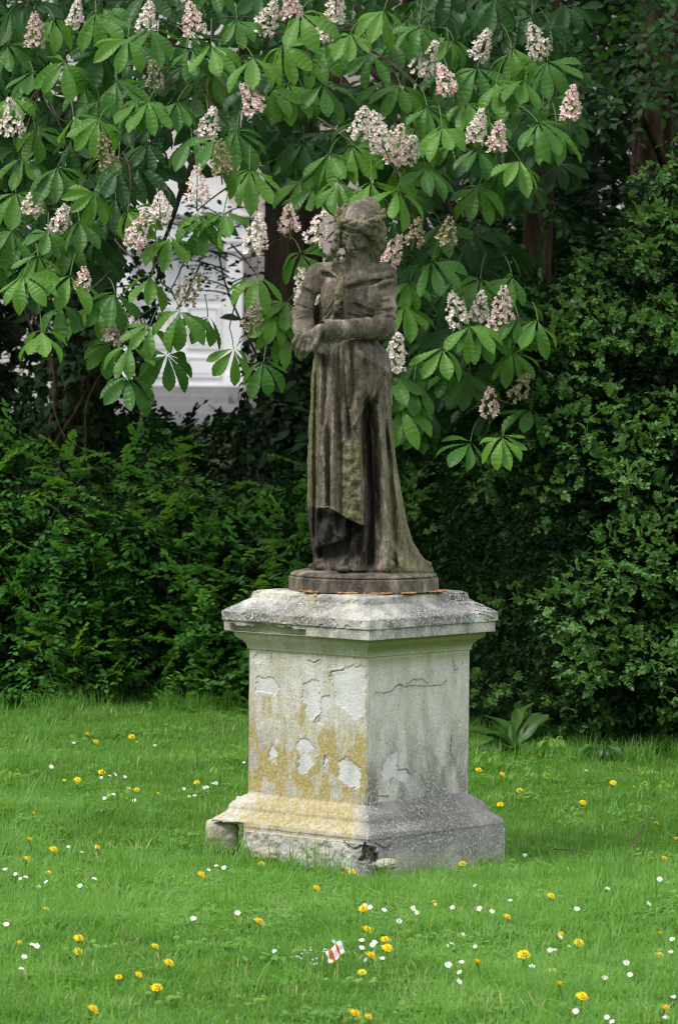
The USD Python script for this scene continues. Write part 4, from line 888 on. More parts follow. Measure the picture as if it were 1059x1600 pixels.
tL = trunk('tree', 'dark ivy clad tree trunk at the left beneath the chestnut leaves', 'tree', 120, 165, 26.0, .19, M['bark'], seed=2)
ivy('dark ivy with brown twisted stems climbing the tree trunk at the left', 26.0, tL[2], tL[3], 2.5, 3, .22, 4200, 9)
tC = trunk('chestnut_tree', 'horse chestnut tree with pink white flower spikes and large drooping leaves behind the statue', 'tree', 436, 455, 26.4, .20, M['bark'], seed=5)
ivy('dark ivy on the trunk just left of the statue below its hands', 26.4, tC[2], tC[3], 2.0, 7, .07, 2600, 3)
tR = trunk('tree', 'reddish brown tree trunk at the upper right edge rising above the hedge', 'tree', 1030, 1026, 25.5, .15, M['bark_red'], seed=8)
tR2 = trunk('tree', 'slim reddish tree trunk right of the chestnut leaves behind the hedge', 'tree', 845, 842, 25.0, .095, M['bark_red'], seed=9)
tR3 = trunk('tree', 'thin dark stem standing behind the right shoulder of the statue', 'tree', 625, 628, 25.0, .035, M['bark'], seed=10)

# ------------------------------------------------------------------ the chestnut's boughs, leaves and flowers
ct = tC[0]; r6 = np.random.default_rng(66); off = np.array([tC[1], 26.4, 0.0])
HUBS = [(52,112),(102,95),(12,70),(200,58),(235,45),(300,75),(330,70),(395,88),(442,72),(495,82),(520,60),(215,158),(232,158),(277,158),(300,215),(335,215),(370,205),(425,138),(450,132),(505,130),(55,200),(37,245),(115,182),(155,188),(150,300),(75,360),(125,345),(310,332),(265,370),(320,345),(470,280),(390,265),(182,125),
 (547,52),(600,128),(625,132),(667,165),(730,160),(745,105),(775,128),(800,75),(810,162),(820,125),(690,198),(747,230),(812,250),(747,292),(622,298),(665,260),(620,258),(580,285),(552,228),(855,95),(870,200),(860,150),(655,40),(700,60),
 (37,430),(65,518),(95,475),(147,480),(172,535),(202,538),(180,458),(237,432),(262,553),(202,588),(235,507),(280,485),(325,495),(365,545),(402,432),(412,565),(445,515),(430,490),(450,470),(470,395),(350,330),
 (632,475),(675,408),(750,435),(800,432),(692,545),(732,508),(752,510),(800,550),(810,498),(840,500),(647,598),(625,635),(735,690),(785,682),(830,640),(610,585),(705,575),(640,440),(25,300),(85,30),(150,20),(370,30),(470,20),(600,15),(580,85),(20,150),(90,260),(60,400),(20,360),(110,430),(200,330),(700,110),(650,200),(765,190),(840,190),(505,262),(528,285),(490,295),(515,240)]
FLOW = [(55,45),(118,20),(230,25),(300,25),(240,115),(420,25),(455,2),(505,45),(525,8),(390,152),(328,192),(18,182),(308,285),(55,310),(97,342),(218,357),(250,322),(400,365),(452,340),(498,355),(345,245),(187,508),(300,448),(668,90),(695,122),(755,68),(838,62),(893,160),(565,190),(592,205),(622,225),(641,233),(747,197),(778,212),(650,360),(700,360),(615,390),(712,482),(750,478),(785,480),(618,550),(815,603),(765,628),(475,447),(395,493),(130,435),(72,440),(165,235)]
FADED = {(345,245),(165,235),(765,628),(650,360),(72,440),(130,435),(308,285),(815,603),(700,360),(395,493),(240,115),(300,448)}
# main boughs reaching forward from the trunk
boughs = []
for tip, z0, Y in (((90, 330), 3.9, 22.2), ((230, 440), 3.6, 22.2), ((330, 110), 4.3, 22.1), ((500, 60), 4.4, 21.9), ((640, 230), 3.8, 21.9), ((760, 440), 3.6, 21.9), ((820, 110), 4.2, 22.1), ((700, 540), 3.4, 22.1), ((420, 380), 3.5, 22.2), ((60, 120), 4.4, 22.3)):
    a = np.array([float(tC[2](z0)), 26.4, z0]); b = at(*tip, Y); m1 = a * .62 + b * .38 + [0, 0, .45]; m2 = a * .25 + b * .75 + [0, 0, .25]
    pts = spline([a, m1, m2, b], 24) + np.cumsum(r6.normal(0, .006, (24, 3)), 0); boughs.append(pts)
    obj('branch', (lambda vf: (vf[0] - off, vf[1]))(tube(pts, np.linspace(.045, .006, 24), 8)), M['bark'], ct, True)
allb = np.vstack([b[4:] for b in boughs])
def twig_to(P, rad=.0034):
    """a twig from the closest bough point that lies above or behind P"""
    d = np.linalg.norm(allb - P, axis=1) + 2.0 * np.clip(P[2] - allb[:, 2], 0, 9) + 1.0 * np.clip(P[1] - .1 - allb[:, 1], 0, 9); k = int(np.argmin(d)); A = allb[k]
    if np.linalg.norm(A - P) > .9: A = P + np.array([r6.normal(0, .12), .35, r6.uniform(.05, .25)])
    mid = A * .45 + P * .55 + [0, 0, .03 * np.linalg.norm(A - P)] + r6.normal(0, .02, 3); pts = spline([A, mid, P], 9)
    obj('twig', (lambda vf: (vf[0] - off, vf[1]))(tube(pts, np.linspace(rad * 1.5, rad * .8, 9), 5)), M['twig'], ct, True)
NLEAF = 0
def put_leaf(H, size, tone, roll=None, toward=None, stalk=True):
    global NLEAF
    roll = r6.normal(0, .45) if roll is None else roll; tw = r6.uniform(.25, .95) if toward is None else toward
    a = norm(np.array([math.sin(roll) * .8, -tw - .25, -math.cos(roll) * r6.uniform(.2, .75)])); n = norm(np.array([r6.normal(0, .22), -.55 + r6.normal(0, .12), .85]))
    v, f = chestnut_leaf(r6, size); R = frames(a[None], n[None])[0]; v = v @ R.T + H
    parts = [(v, f)]
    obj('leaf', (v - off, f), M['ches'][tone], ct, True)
    if stalk:
        b = H - a * .05 + np.array([r6.normal(0, .05), r6.uniform(.08, .18), r6.uniform(.04, .12)]); pts = spline([b, (b + H) / 2 + [0, 0, .02], H], 6)
        obj('leaf_stalk', (lambda vf: (vf[0] - off, vf[1]))(tube(pts, .0026, 5)), M['petiole'], ct, True)
        NLEAF += 1
        return b
def depth_for(px, py): return 20.9 + .5 * meshkit.noise(np.array([px / 70., py / 70., 3.])) + .35 * float(sstep(py, 250, 0)) + .6 * float(sstep(px, 190, 60)) * float(sstep(py, 450, 300)) + r6.normal(0, .12)
for i, (px, py) in enumerate(HUBS):
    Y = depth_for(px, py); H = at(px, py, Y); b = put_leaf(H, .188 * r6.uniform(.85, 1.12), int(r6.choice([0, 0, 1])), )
    if i % 2 == 0: twig_to(b)
def floret(r, k):
    """a small ruffled blossom of five petals around +x"""
    parts = []
    for q in range(5):
        a = q * 1.257 + r.normal(0, .2); v, f = ovate(k * r.uniform(.8, 1.2), k * .42, .5, r.uniform(-.3, .5), 3); R = Rotation.from_euler('xyz', [a, 0, 0]).as_matrix() @ Rotation.from_euler('y', -r.uniform(.5, 1.1)).as_matrix(); parts.append((v @ R.T, f))
    return join(parts)
FL = [floret(np.random.default_rng(200 + i), .021) for i in range(6)]
def flower(P, h, mat, faded=False):
    r = r6; parts = []; tilt = norm(np.array([r.normal(0, .26), r.normal(-.08, .16), 1.0])); ref = norm(np.cross(tilt, [0, 1.0, 0])); rb = np.cross(tilt, ref); n = int(68 * h / .17 * (.65 if faded else 1))
    for i in range(n):
        t = (i + r.random()) / n; rad = h * .25 * min(1, (t + .16) / .30) * (1 - t ** 1.7) ** .9 * r.uniform(.6, 1.25) + .004; t = float(np.clip(t + r.normal(0, .025), 0, 1)); a = i * 2.4 + r.normal(0, .3); d = math.cos(a) * ref + math.sin(a) * rb
        v, f = FL[r.integers(0, 6)]; R = frames((d + tilt * .25)[None], tilt[None] + r.normal(0, .3, 3))[0]; k = (1.0 - .45 * t) * r.uniform(.8, 1.15); parts.append(((v * k) @ R.T + P + tilt * (t - .5) * h + d * rad, f))
    v, f = join(parts); fs = obj('flower_spike', (v - off, f), mat, ct, True)
    st = np.array([P + tilt * q * h for q in (-.78, -.5, 0, .45)]); obj('stalk', (lambda vf: (vf[0] - off, vf[1]))(tube(st, [.004, .0035, .003, .0015], 5)), M['petiole'], fs, True)
    return P - tilt * .78 * h
for i, (px, py) in enumerate(FLOW):
    Y = depth_for(px, py) - .08; P = at(px, py, Y); fd = (px, py) in FADED
    b = flower(P, (.180 if not fd else .155) * r6.uniform(.68, 1.1), M['petal_o'] if fd and i % 3 else M['petal_p'] if i % 3 == 0 else M['petal_w'], fd); twig_to(b, .004)
# fill: leaves seen between and behind the named ones
REG = [Polygon([(-60, -40), (900, -40), (905, 120), (880, 250), (760, 340), (600, 330), (560, 240), (420, 260), (300, 260), (215, 300), (160, 400), (120, 440), (-60, 430)]),
       Polygon([(600, 300), (770, 330), (850, 480), (870, 540), (780, 560), (830, 680), (720, 700), (610, 640), (600, 480)])]
cnt, tries, placed = 0, 0, []
while cnt < 198 and tries < 6000:
    tries += 1; px, py = r6.uniform(-60, 920), r6.uniform(-40, 700)
    if not any(contains_xy(p, px, py) for p in REG) or any((px - a) ** 2 + (py - b) ** 2 < 20 ** 2 for a, b in placed): continue
    placed.append((px, py)); Y = depth_for(px, py) + r6.uniform(.25, 1.1); b = put_leaf(at(px, py, Y), .19 * r6.uniform(.75, 1.1), int(r6.choice([1, 2, 2])), stalk=NLEAF < 296); cnt += 1  # leaves behind take the darker tones, shade painted by colour
    if b is not None and cnt % 5 == 0: twig_to(b)
# the rest of the crown: deeper leaves, and unseen canopy widened overhead to block light
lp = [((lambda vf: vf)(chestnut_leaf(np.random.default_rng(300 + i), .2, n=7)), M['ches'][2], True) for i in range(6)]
pos = []
tries = 0
while len(pos) < 380:
    px, py = r6.uniform(-80, 930), r6.uniform(-40, 620)
    if any(contains_xy(p, px, py) for p in REG) and not (200 < px < 400 and py > 270): pos.append(at(px, py, r6.uniform(22.2, 25.2)))
for i in range(9500):
    x, y = r6.uniform(-11, 11), r6.uniform(20.9, 38); pos.append(np.array([x, y + .7, r6.uniform(3.95 + .045 * (y - 21) * 2, 6.2)]))
pos = np.array(pos); n = len(pos); a = norm(np.stack([r6.normal(0, .7, n), r6.normal(-.5, .6, n), -np.abs(r6.normal(.6, .3, n))], -1)); nn = norm(np.stack([r6.normal(0, .3, n), r6.normal(-.4, .3, n), np.ones(n)], -1))
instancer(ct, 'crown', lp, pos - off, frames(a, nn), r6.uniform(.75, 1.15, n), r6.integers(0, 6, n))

# ------------------------------------------------------------------ shaded trees and thicket behind
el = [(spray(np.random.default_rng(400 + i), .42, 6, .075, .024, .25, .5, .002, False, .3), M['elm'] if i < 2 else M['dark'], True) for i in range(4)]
te = thing('small_leaved_tree', 'dark small leaved tree boughs at the upper right in front of the reddish trunk with an unseen crown added above', 'tree', (0, 0, 0))
pe = []
while len(pe) < 190:
    px, py = r6.uniform(820, 1160), r6.uniform(-60, 330)
    if meshkit.fbm(np.array([px / 60., py / 60., 1.]), 3, 2) > .50: pe.append(at(px, py, r6.uniform(22.6, 24.6)))
for i in range(1500):
    x, y = r6.uniform(.55, 5), r6.uniform(19.9, 25); pe.append(np.array([x, y, r6.uniform(3.75 + .055 * (y - 20), 5.6)]))  # unseen crown added overhead to shade the hedge top
pe = np.array(pe); n = len(pe); a = norm(np.stack([r6.normal(0, .8, n), r6.normal(-.4, .5, n), r6.normal(-.35, .3, n)], -1)); nn = norm(np.stack([r6.normal(0, .3, n), r6.normal(-.5, .3, n), np.ones(n)], -1))
instancer(te, 'crown', el, pe, frames(a, nn), r6.uniform(.7, 1.1, n), r6.integers(0, 3, n))
for q in range(4):
    a = np.array([tR[1] + .05 * q, 25.3, 2.9 + .4 * q]); b = at(900 + 30 * q, 60 + 60 * q, 24); obj('branch', tube(spline([a, (a + b) / 2 + [0, 0, .12], b], 12), np.linspace(.022, .005, 12), 6), M['bark'], te, True)

def thicket(name, label, boxes, n, seed, protos, sc=(1.2, 2.2)):
    r = np.random.default_rng(seed); P = []
    for (x0, x1, y0, y1, z0, z1, w) in boxes: P.append(np.stack([r.uniform(x0, x1, int(n * w)), r.uniform(y0, y1, int(n * w)), r.uniform(z0, z1, int(n * w))], -1))
    P = np.vstack(P); m = len(P); a = norm(np.stack([r.normal(0, .8, m), r.normal(-.5, .5, m), r.normal(-.3, .5, m)], -1)); nn = norm(np.stack([r.normal(0, .4, m), r.normal(-.5, .3, m), np.ones(m)], -1))
    return instancer(None, name, protos, P, frames(a, nn), r.uniform(*sc, m), r.integers(0, len(protos), m), 'stuff', label, 'thicket')
thicket('background_thicket', 'dark shaded mass of leaves between the trunks behind the hedge and shrubs with unseen light blocking masses added at the sides',
        [(.45, 7.5, 27, 33, 0, 5.5, 1.0), (-7.5, -2.45, 27.5, 33, 0, 5.5, .9), (.25, 2.5, 24.5, 26, 0, 2.1, .2), (-14, -4, 23.5, 36, 0, 7, .8), (4, 14, 22, 36, 0, 7, .8), (-3.4, -2.2, 26.6, 28.5, 0, 3.6, .2)], 8500, 9, el[2:] , (1.2, 2.2))  # wide outer boxes are added out of view to block side light
# thin sapling with tiny dark leaves before the white door
ts = thing('sapling', 'thin dark sapling with tiny leaves silhouetted against the white door', 'sapling', (0, 0, 0))
s0 = at(362, 470, 29.0); s1 = at(350, 335, 29.0); sb = at(425, 640, 29.0); obj('stem', tube(spline([[sb[0], 29, 0], sb, s0 * .5 + sb * .5 + [.03, 0, 0], s0, s1], 22), np.linspace(.020, .005, 22), 6), M['bark'], ts, True)
P, A = [], []
for q in range(16):
    t = q / 15; b = s0 * (1 - t) * .55 + s1 * (t * .45 + .55) if False else s0 + (s1 - s0) * t; sd = -1 if q % 3 else 1
    e = b + np.array([sd * r6.uniform(.2, .42), r6.normal(0, .1), r6.uniform(-.02, .14)]); br = spline([b, (b + e) / 2 + [0, 0, .03], e], 8); obj('branch', tube(br, np.linspace(.006, .002, 8), 4), M['bark'], ts, True)
    for k in range(24): P.append(br[r6.integers(1, 8)] + r6.normal(0, .05, 3)); A.append([sd * 1.0 + r6.normal(0, .5), r6.normal(0, .5), r6.normal(-.1, .4)])
n = len(P); instancer(ts, 'foliage', [(ovate(.035, .011), M['dark'], True)], P, frames(np.array(A), norm(r6.normal(0, .5, (n, 3)) + [0, -.3, 1])), r6.uniform(.7, 1.4, n), np.zeros(n, int))

# ------------------------------------------------------------------ lawn: grass, flowers and small plants
rg = np.random.default_rng(12)
def blade(r, h, w, lean, az):
    n = 4; t = np.linspace(0, 1, n); x = lean * h * t ** 1.8; z = h * t * (1 - .25 * lean * t); ww = w * (1 - t) ** .7 * (1 + .6 * t) + .0002
    d = np.array([math.cos(az), math.sin(az), 0]); s = np.array([-math.sin(az), math.cos(az), 0])
    P = x[:, None] * d + np.stack([0 * z, 0 * z, z], -1); V = np.concatenate([P - s * ww[:, None] / 2, P + s * ww[:, None] / 2]); i = np.arange(n - 1)
    return V, np.vstack([np.stack([i, i + n, i + n + 1], -1), np.stack([i, i + n + 1, i + 1], -1)])
def tuft(seed, nb, h0, h1, rad):
    r = np.random.default_rng(seed); parts = []
    for _ in range(nb):
        v, f = blade(r, r.uniform(h0, h1), r.uniform(.003, .006), abs(r.normal(.7, .45)), r.uniform(0, 6.28)); parts.append((v + [r.normal(0, rad), r.normal(0, rad), 0], f))
    return join(parts)
M['straw'] = plain('dry_straw', (.42, .36, .19), .8, .2, (.30, .25, .12), 30)
def clover(seed):
    r = np.random.default_rng(seed); parts = []
    for _ in range(12):
        c = np.array([r.normal(0, .04), r.normal(0, .04), r.uniform(.018, .045)]); a0 = r.uniform(0, 6.28); k = r.uniform(.008, .014)
        for q in range(3):
            v, f = ovate(k, k * .55, .15, .1, 3); parts.append((v @ Rotation.from_euler('z', a0 + q * 2.09).as_matrix().T @ Rotation.from_euler('x', r.uniform(0, .5)).as_matrix().T + c, f))
    return join(parts)
tp_ = [(tuft(i, 20, .02, .06, .035), M['grass'][[0, 0, 1, 0, 1, 2][i]], False) for i in range(6)] + [(tuft(20 + i, 14, .07, .15, .03), M['grass'][i % 2], False) for i in range(2)] + [(clover(31), M['grass'][0], True), (clover(32), M['seedling'], True), (tuft(33, 7, .03, .07, .04), M['straw'], False)]
N = 30000; y = 12.4 + (24.0 - 12.4) * rg.random(N) ** .9; x = (rg.random(N) * 2 - 1) * (y * .0757 + .9)
inside = np.zeros(N, bool); c = np.stack([x, y], -1) - PC; inside = (np.abs(c @ NL) < .405) & (np.abs(c @ NR) < .405)
ok = (y < lawn_edge(x) + .1) & ~inside; x, y = x[ok], y[ok]; n = len(x)
patchy = meshkit.fbm(np.stack([x * 1.6, y * .9, 0 * x], -1), 4, 30)
near_ped = np.maximum(np.abs((np.stack([x, y], -1) - PC) @ NL), np.abs((np.stack([x, y], -1) - PC) @ NR)); tall = ((near_ped < .56) & (rg.random(n) < np.where(x < PC[0] - .1, .22, .05))) | ((y > lawn_edge(x) - .35) & (rg.random(n) < .35)) | (rg.random(n) < .04)
idx = np.where(tall, rg.integers(6, 8, n), np.where(rg.random(n) < .07, 5, np.where(rg.random(n) < sstep(patchy, .58, .42), rg.choice([2, 4], n), rg.choice([0, 1, 3], n))))
odd = rg.random(n); cl = meshkit.fbm(np.stack([x * 3, y * 2, 0 * x + 5], -1), 3, 77); idx = np.where(odd < .13 * sstep(cl, .48, .62) + .02, rg.choice([8, 8, 9], n), np.where(odd > .985, 10, idx))
sc = rg.uniform(.7, 1.15, n) * (.8 + .5 * patchy) * np.where((near_ped < .60) & (x > PC[0] - .1), .7, 1)
instancer(None, 'grass', tp_, np.stack([x, y, gz(x, y) - .004], -1), Rotation.from_euler('z', rg.uniform(0, 6.28, n)).as_matrix(), sc, idx, 'stuff', 'green lawn grass dotted with flowers in front of the hedge and pedestal', 'grass')

def lawn_at(px, py):
    """the lawn point seen at a place of the photograph"""
    d = fwd + (px - 529.5) / FPX * rgt - (py - 800) / FPX * upv; t = (HC - .06) / -d[2]; z = 0
    for _ in range(6): p = np.array([0, 0, HC]) + d * t; z = float(gz(p[0], p[1])) + .055; t = (HC - z) / -d[2]
    p = np.array([0, 0, HC]) + d * t; return np.array([p[0], p[1], float(gz(p[0], p[1]))])
def dandelion_head(r, R):
    parts = []
    for ring, (k, el, m) in enumerate(((1.0, .25, 22), (.8, .55, 18), (.55, .95, 12), (.3, 1.3, 7))):
        for q in range(m):
            a = q * 6.283 / m + r.normal(0, .08); v, f = ovate(R * k * r.uniform(.9, 1.08), R * .13, .1, .15, 3); Rm = Rotation.from_euler('z', a).as_matrix() @ Rotation.from_euler('y', -el).as_matrix(); parts.append((v @ Rm.T + [0, 0, .002 * ring], f))
    return join(parts)
def make_dandelion(seed, R, h):
    r = np.random.default_rng(seed); t = thing('dandelion', 'yellow dandelion flower standing open in the grass', 'dandelion', (0, 0, 0), 0, 'dandelions in the lawn')
    lean = r.normal(0, .012, 2); v, f = dandelion_head(r, R); tilt = Rotation.from_euler('xyz', [.35 + r.normal(0, .25), r.normal(0, .3), 0]).as_matrix(); obj('flower_head', (v @ tilt.T + [lean[0], lean[1], h], f), M['yellow'], t, True)
    obj('stem', tube(spline([[0, 0, -.01], [lean[0] * .3, lean[1] * .3, h * .5], [lean[0], lean[1], h]], 6), .0022, 5), M['stem'], t, True); return t
def make_daisy(seed, R, h):
    r = np.random.default_rng(seed); t = thing('daisy', 'small white daisy with a yellow centre in the grass', 'daisy', (0, 0, 0), 0, 'daisies in the lawn'); parts = []
    for q in range(20):
        a = q * .314 + r.normal(0, .05); v, f = ovate(R * r.uniform(.9, 1.1), R * .16, .05, .1, 3); Rm = Rotation.from_euler('z', a).as_matrix() @ Rotation.from_euler('y', -r.uniform(.1, .5)).as_matrix(); parts.append((v @ Rm.T, f))
    tilt = Rotation.from_euler('xyz', [.5 + r.normal(0, .3), r.normal(0, .3), 0]).as_matrix(); v, f = join(parts); obj('petals', (v @ tilt.T + [0, 0, h], f), M['daisy'], t, True)
    s = trimesh.creation.icosphere(1, R * .3); obj('centre', ((np.array(s.vertices) * [1, 1, .5]) @ tilt.T + [0, 0, h + .001], np.array(s.faces)), M['yellow'], t, True)
    obj('stem', tube([[0, 0, -.01], [0, .002, h * .5], [0, 0, h]], .0011, 4), M['stem'], t, True); return t
DAND = [(147,1158,.9),(140,1150,.8),(205,1148,1),(212,1152,.6),(292,1173,.8),(158,1203,1),(120,1217,1),(123,1224,.8),(100,1210,.6),(213,1229,.8),(250,1234,.6),(307,1216,.8),(50,1261,.5),(51,1318,1.1),(83,1323,1),(38,1341,1),(157,1328,1),(75,1354,.7),(310,1365,1),(221,1317,.5),(408,1342,.8),(490,1384,.9),(540,1357,.9),(549,1357,.9),(533,1356,.6),(410,1447,1.1),(122,1461,1),(119,1485,1),(268,1509,1),(244,1539,1.05),(138,1578,1.1),(246,1477,.8),(185,1515,.7),(213,1516,.8),(75,1416,.7),(567,1415,1),(564,1450,.6),(579,1460,1.1),(601,1461,.9),(604,1479,1),(586,1504,1.2),(565,1510,.8),(546,1588,1.2),(580,1587,.8),(678,1396,.5),(687,1402,.5),(646,1459,.5),(722,1344,.9),(857,1396,.9),(796,1431,.8),(817,1492,1.25),(740,1497,.8),(752,1511,1.1),(862,1508,.8),(901,1474,1.1),(880,1544,1.05),(908,1554,1.1),(1030,1580,1.2),(1035,1457,.8),(1029,1485,.9),(875,1447,.7),(846,1176,.7),(747,1198,.9),(781,1207,.9),(857,1215,.8),(811,1228,.8),(957,1221,.95),(992,1224,.6),(781,1251,.9),(908,1249,.9),(1029,1285,.8),(1056,1300,.6),(1033,1338,.9),(907,1358,.7),(708,1399,.4),(30,1460,.4)]
DAIS = [(115,1160),(80,1199),(159,1212),(171,1210),(180,1210),(195,1209),(201,1229),(163,1245),(170,1241),(177,1240),(210,1248),(295,1240),(304,1240),(318,1231),(323,1226),(332,1223),(337,1223),(373,1243),(381,1185),(287,1229),(242,1159),(128,1326),(151,1321),(107,1316),(8,1356),(24,1361),(32,1365),(40,1369),(60,1381),(72,1374),(147,1372),(125,1382),(326,1351),(338,1349),(350,1354),(10,1441),(50,1472),(57,1480),(38,1490),(33,1509),(371,1427),(429,1478),(570,1411),(578,1416),(600,1417),(645,1412),(645,1421),(652,1423),(707,1414),(623,1441),(565,1475),(565,1469),(582,1475),(585,1467),(599,1477),(521,1470),(516,1494),(597,1494),(700,1510),(718,1512),(721,1500),(717,1536),(699,1469),(705,1471),(724,1457),(742,1380),(797,1401),(768,1423),(707,1413),(747,1417),(749,1416),(743,1472),(831,1508),(875,1462),(888,1471),(867,1477),(859,1484),(901,1417),(948,1388),(1013,1414),(1050,1462),(1048,1484),(984,1519),(945,1522),(1052,1552),(948,1584),(956,1587),(1040,1588),(899,1579),(820,1332),(950,1387),(978,1505),(302,1432),(915,1200),(1030,1376),(680,1407)]
def place_of(px, py):
    if (px, py) in ((722, 1344),): return 'alone against the right face of the pedestal base', None
    if 525 < px < 560 and 1350 < py < 1362: return 'clustered under the broken front corner of the pedestal', 'c'
    if px > 735 and py < 1300: return 'in the lawn between the pedestal and the hedge', 'r'
    if py < 1380 and px < 420: return 'in the lawn left of the pedestal', 'l'
    if 440 < px < 730: return 'around the paper scrap in the front lawn', 'p'
    return ('in the front left corner of the lawn', 'fl') if px < 500 else ('in the front right part of the lawn', 'fr')
def relabel(o, kind, px, py):
    w, g = place_of(px, py); o.SetCustomDataByKey('label', f'{kind} {w}')
    if g: o.SetCustomDataByKey('group', f'{kind.split()[-1]}s {w}'.replace('daisys', 'daisies'))
    else: o.ClearCustomDataByKey('group')
dp0 = [make_dandelion(500, .0185, .050), make_dandelion(501, .0185, .060), make_dandelion(502, .0185, .042)]
used = [False] * 3
for i, (px, py, k) in enumerate(DAND):
    p = lawn_at(px, py); q = i % 3
    if not used[q]:
        used[q] = True; o = dp0[q]; o.GetAttribute('xformOp:translate').Set(Gf.Vec3d(*p)); relabel(o, 'yellow dandelion', px, py); continue
    relabel(dup(dp0[q], p, rg.uniform(-.6, .6), scale=float(max(k, .55)) * 1.0), 'yellow dandelion', px, py)
yp0 = [make_daisy(600, .0112, .050), make_daisy(601, .0112, .056), make_daisy(602, .0105, .044)]; used = [False] * 3
for i, (px, py) in enumerate(DAIS):
    p = lawn_at(px, py); q = i % 3
    if not used[q]:
        used[q] = True; yp0[q].GetAttribute('xformOp:translate').Set(Gf.Vec3d(*p)); relabel(yp0[q], 'small white daisy', px, py); continue
    relabel(dup(yp0[q], p, rg.uniform(-.8, .8), scale=float(rg.uniform(.75, 1.05))), 'small white daisy', px, py)
# forget-me-nots
def blue(px, py):
    p = lawn_at(px, py); parts = []
    for q in range(4):
        for a in range(5): v, f = ovate(.005, .002, .1, 0, 3); parts.append((v @ Rotation.from_euler('z', a * 1.257).as_matrix().T @ Rotation.from_euler('x', .6).as_matrix().T + [rg.normal(0, .009), rg.normal(0, .008), .055 + rg.normal(0, .006)] if a == 0 else v @ Rotation.from_euler('z', a * 1.257).as_matrix().T @ Rotation.from_euler('x', .6).as_matrix().T + last, f)); last = parts[-1][0][0]
    v, f = join(parts); v = p * 0 + (v - [0, 0, .055]) * .8 + [0, 0, .055]; t = thing('blue_flower', 'tiny pale blue flowers low in the grass near the paper scrap', 'flower', p, 0, 'tiny blue flowers in the lawn'); obj('petals', (v, f), M['blue'], t, True); obj('stem', tube([[0, 0, -.01], [0, 0, .05]], .001, 4), M['stem'], t, True)
for q in ((466, 1495), (482, 1484), (492, 1503), (508, 1485), (572, 1499)): blue(*q)
# torn paper scrap, white with a red band
M['red_ink'] = plain('red_print', (.72, .10, .035), .5, .3)
sc_ = np.stack(list(np.meshgrid(np.linspace(-.034, .034, 9), np.linspace(-.024, .024, 7), indexing='ij')) + [np.zeros((9, 7))], -1).reshape(-1, 3); sc_[:, 2] = .014 * np.abs(np.sin(sc_[:, 0] * 70)) + .006 * np.sin(sc_[:, 1] * 130) ; sc_[:, 1] += .010 * np.sin(sc_[:, 0] * 60)
p = lawn_at(524, 1486); Rm = Rotation.from_euler('xyz', [1.15, -.35, .1]).as_matrix()
tps = thing('paper_scrap', 'crumpled red and white scrap of paper lying in the front lawn', 'litter', p); V_ = sc_ @ Rm.T * .85 + [0, 0, .048]; F_ = grid_faces(9, 7); cx_ = sc_[F_].mean(1)[:, 0]; red = ((cx_ > -.026) & (cx_ < -.006)) | ((cx_ > .006) & (cx_ < .016))
obj('paper', (V_, F_[~red]), M['daisy'], tps); obj('red_band', (V_, F_[red]), M['red_ink'], tps)
# chestnut seedlings in the lawn
def seedling(px, py, k, label, mat='seedling', tall=.09):
    p = lawn_at(px, py); r = np.random.default_rng(int(px)); t = thing('chestnut_seedling', label, 'seedling', p); ang0 = r.uniform(0, 6.28)
    obj('stem', tube([[0, 0, -.01], [0, 0, tall * .6], [0, 0, tall]], .0025, 5), M['stem'], t, True)
    for q in range(2 if k < 1.3 else 4):
        v, f = chestnut_leaf(r, .045 * k, 5, 7); a = np.array([math.cos(ang0 + q * 2.6), math.sin(ang0 + q * 2.6) - .3, -.05]); R = frames(a[None], np.array([[0, -.5, 1.0]]))[0]; obj('leaf', (v @ R.T + [0, 0, tall] + .03 * norm(a), f), M[mat], t, True)
for px, py, k, lb in ((292, 1140, 1.0, 'pale seedling with fingered leaves in the far lawn left of the pedestal'), (308, 1184, .7, 'small pale seedling in the lawn just below the far left seedling'), (344, 1211, .9, 'pale fingered seedling close to the left side of the pedestal shaft'), (183, 1248, .8, 'pale seedling beside daisies in the left lawn'), (18, 1212, .8, 'pale seedling at the left edge of the lawn'),
    (760, 1190, 1.2, 'pale seedling beside a dandelion just right of the pedestal'), (842, 1212, 1.0, 'pale seedling beside a dandelion below the broad leaved plant'), (1015, 1212, .8, 'small pale seedling in the right lawn near the hedge foot'), (1022, 1233, 1.1, 'largest pale seedling in the right lawn beneath the hedge'), (1002, 1268, .9, 'pale seedling by the upper end of the upright stick')):
    seedling(px, py, k, lb)
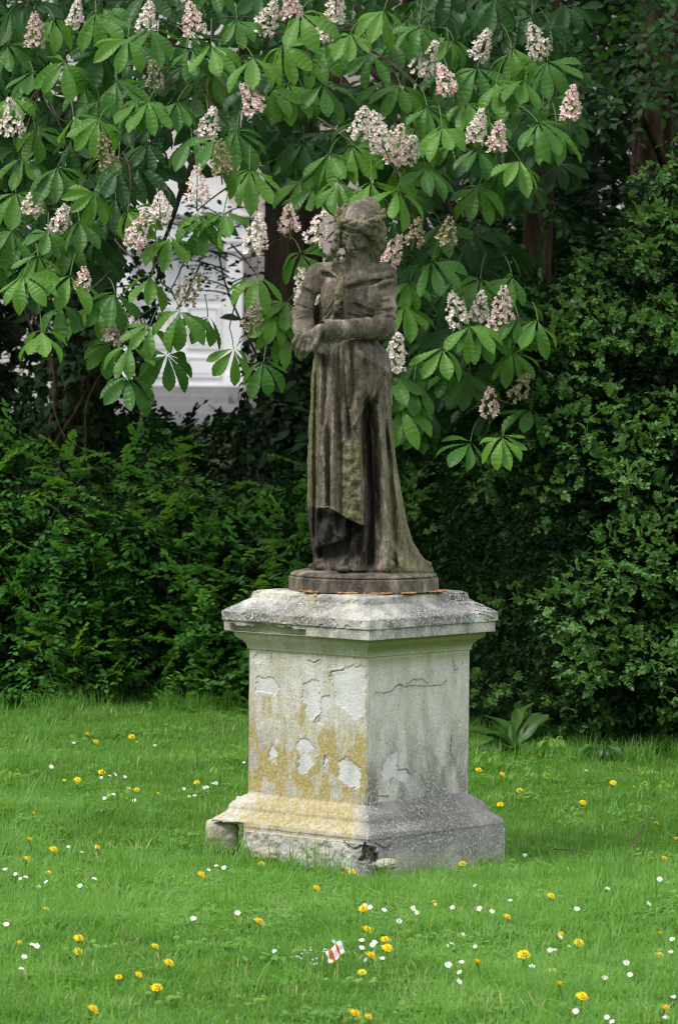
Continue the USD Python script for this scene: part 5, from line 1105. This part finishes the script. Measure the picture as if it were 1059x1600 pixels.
seedling(858, 1168, 1.4, 'bright green seedling at the hedge foot right of the broad leaved plant', 'seedling', .10)
seedling(940, 1178, 1.9, 'dark green seedling with fingered leaves in the shade of the hedge foot', 'dock', .10)
# broad-leaved dock by the pedestal
p = lawn_at(803, 1160); t = thing('dock_plant', 'broad leaved green plant with long upright leaves at the hedge foot beside the pedestal', 'plant', (p[0], p[1] - .02, p[2])); r = np.random.default_rng(4)
for a, el, L, W in ((1.5, 1.25, .31, .036), (2.1, 1.1, .29, .036), (.9, 1.1, .28, .036), (1.2, 1.3, .26, .03), (.2, .75, .27, .048), (3.0, .65, .29, .050), (-.4, .4, .19, .048), (3.6, .35, .20, .048), (-1.3, .45, .15, .042), (-2.0, .5, .16, .042), (2.6, .8, .2, .040), (.55, .9, .28, .042), (-.1, 1.0, .27, .036), (3.3, .95, .24, .04)):
    v, f = leaflet(L * .88, W, r, r.uniform(.25, .7), .35, 13, .003, 1.0); v[:, 2] += .35 * W * np.sin(v[:, 0] * 50 + a * 3) * np.abs(v[:, 1]) / W; R = Rotation.from_euler('z', a + r.normal(0, .15)).as_matrix() @ Rotation.from_euler('y', -el).as_matrix() @ Rotation.from_euler('x', r.normal(0, .5)).as_matrix(); obj('leaf', (v @ R.T + [0, 0, .02], f), M['dock'], t, True)
# sticks
def stick(label, pts, rad):
    obj_ = obj('stick', tube(spline(pts, 14), np.linspace(rad, rad * .5, 14), 6), M['vine'], None, True); tag(obj_, label, 'stick')
a, b, c_ = lawn_at(865, 1330), lawn_at(910, 1336), lawn_at(945, 1340); stick('thin dark curved twig lying on the grass right of the pedestal', [a + [0, 0, .062], b + [0, 0, .066], c_ + [0, 0, .055]], .0035)
a, b = lawn_at(978, 1335), lawn_at(1020, 1268); stick('pale thin stick leaning in the right lawn', [a + [0, 0, .03], (a + b) / 2 + [.01, 0, .07], b + [0, 0, .06]], .004)
a = lawn_at(337, 1133); stick('short brown stick poking up at the shrub edge left of the pedestal', [a, a + [-.012, 0, .05], a + [-.03, .02, .10]], .006)
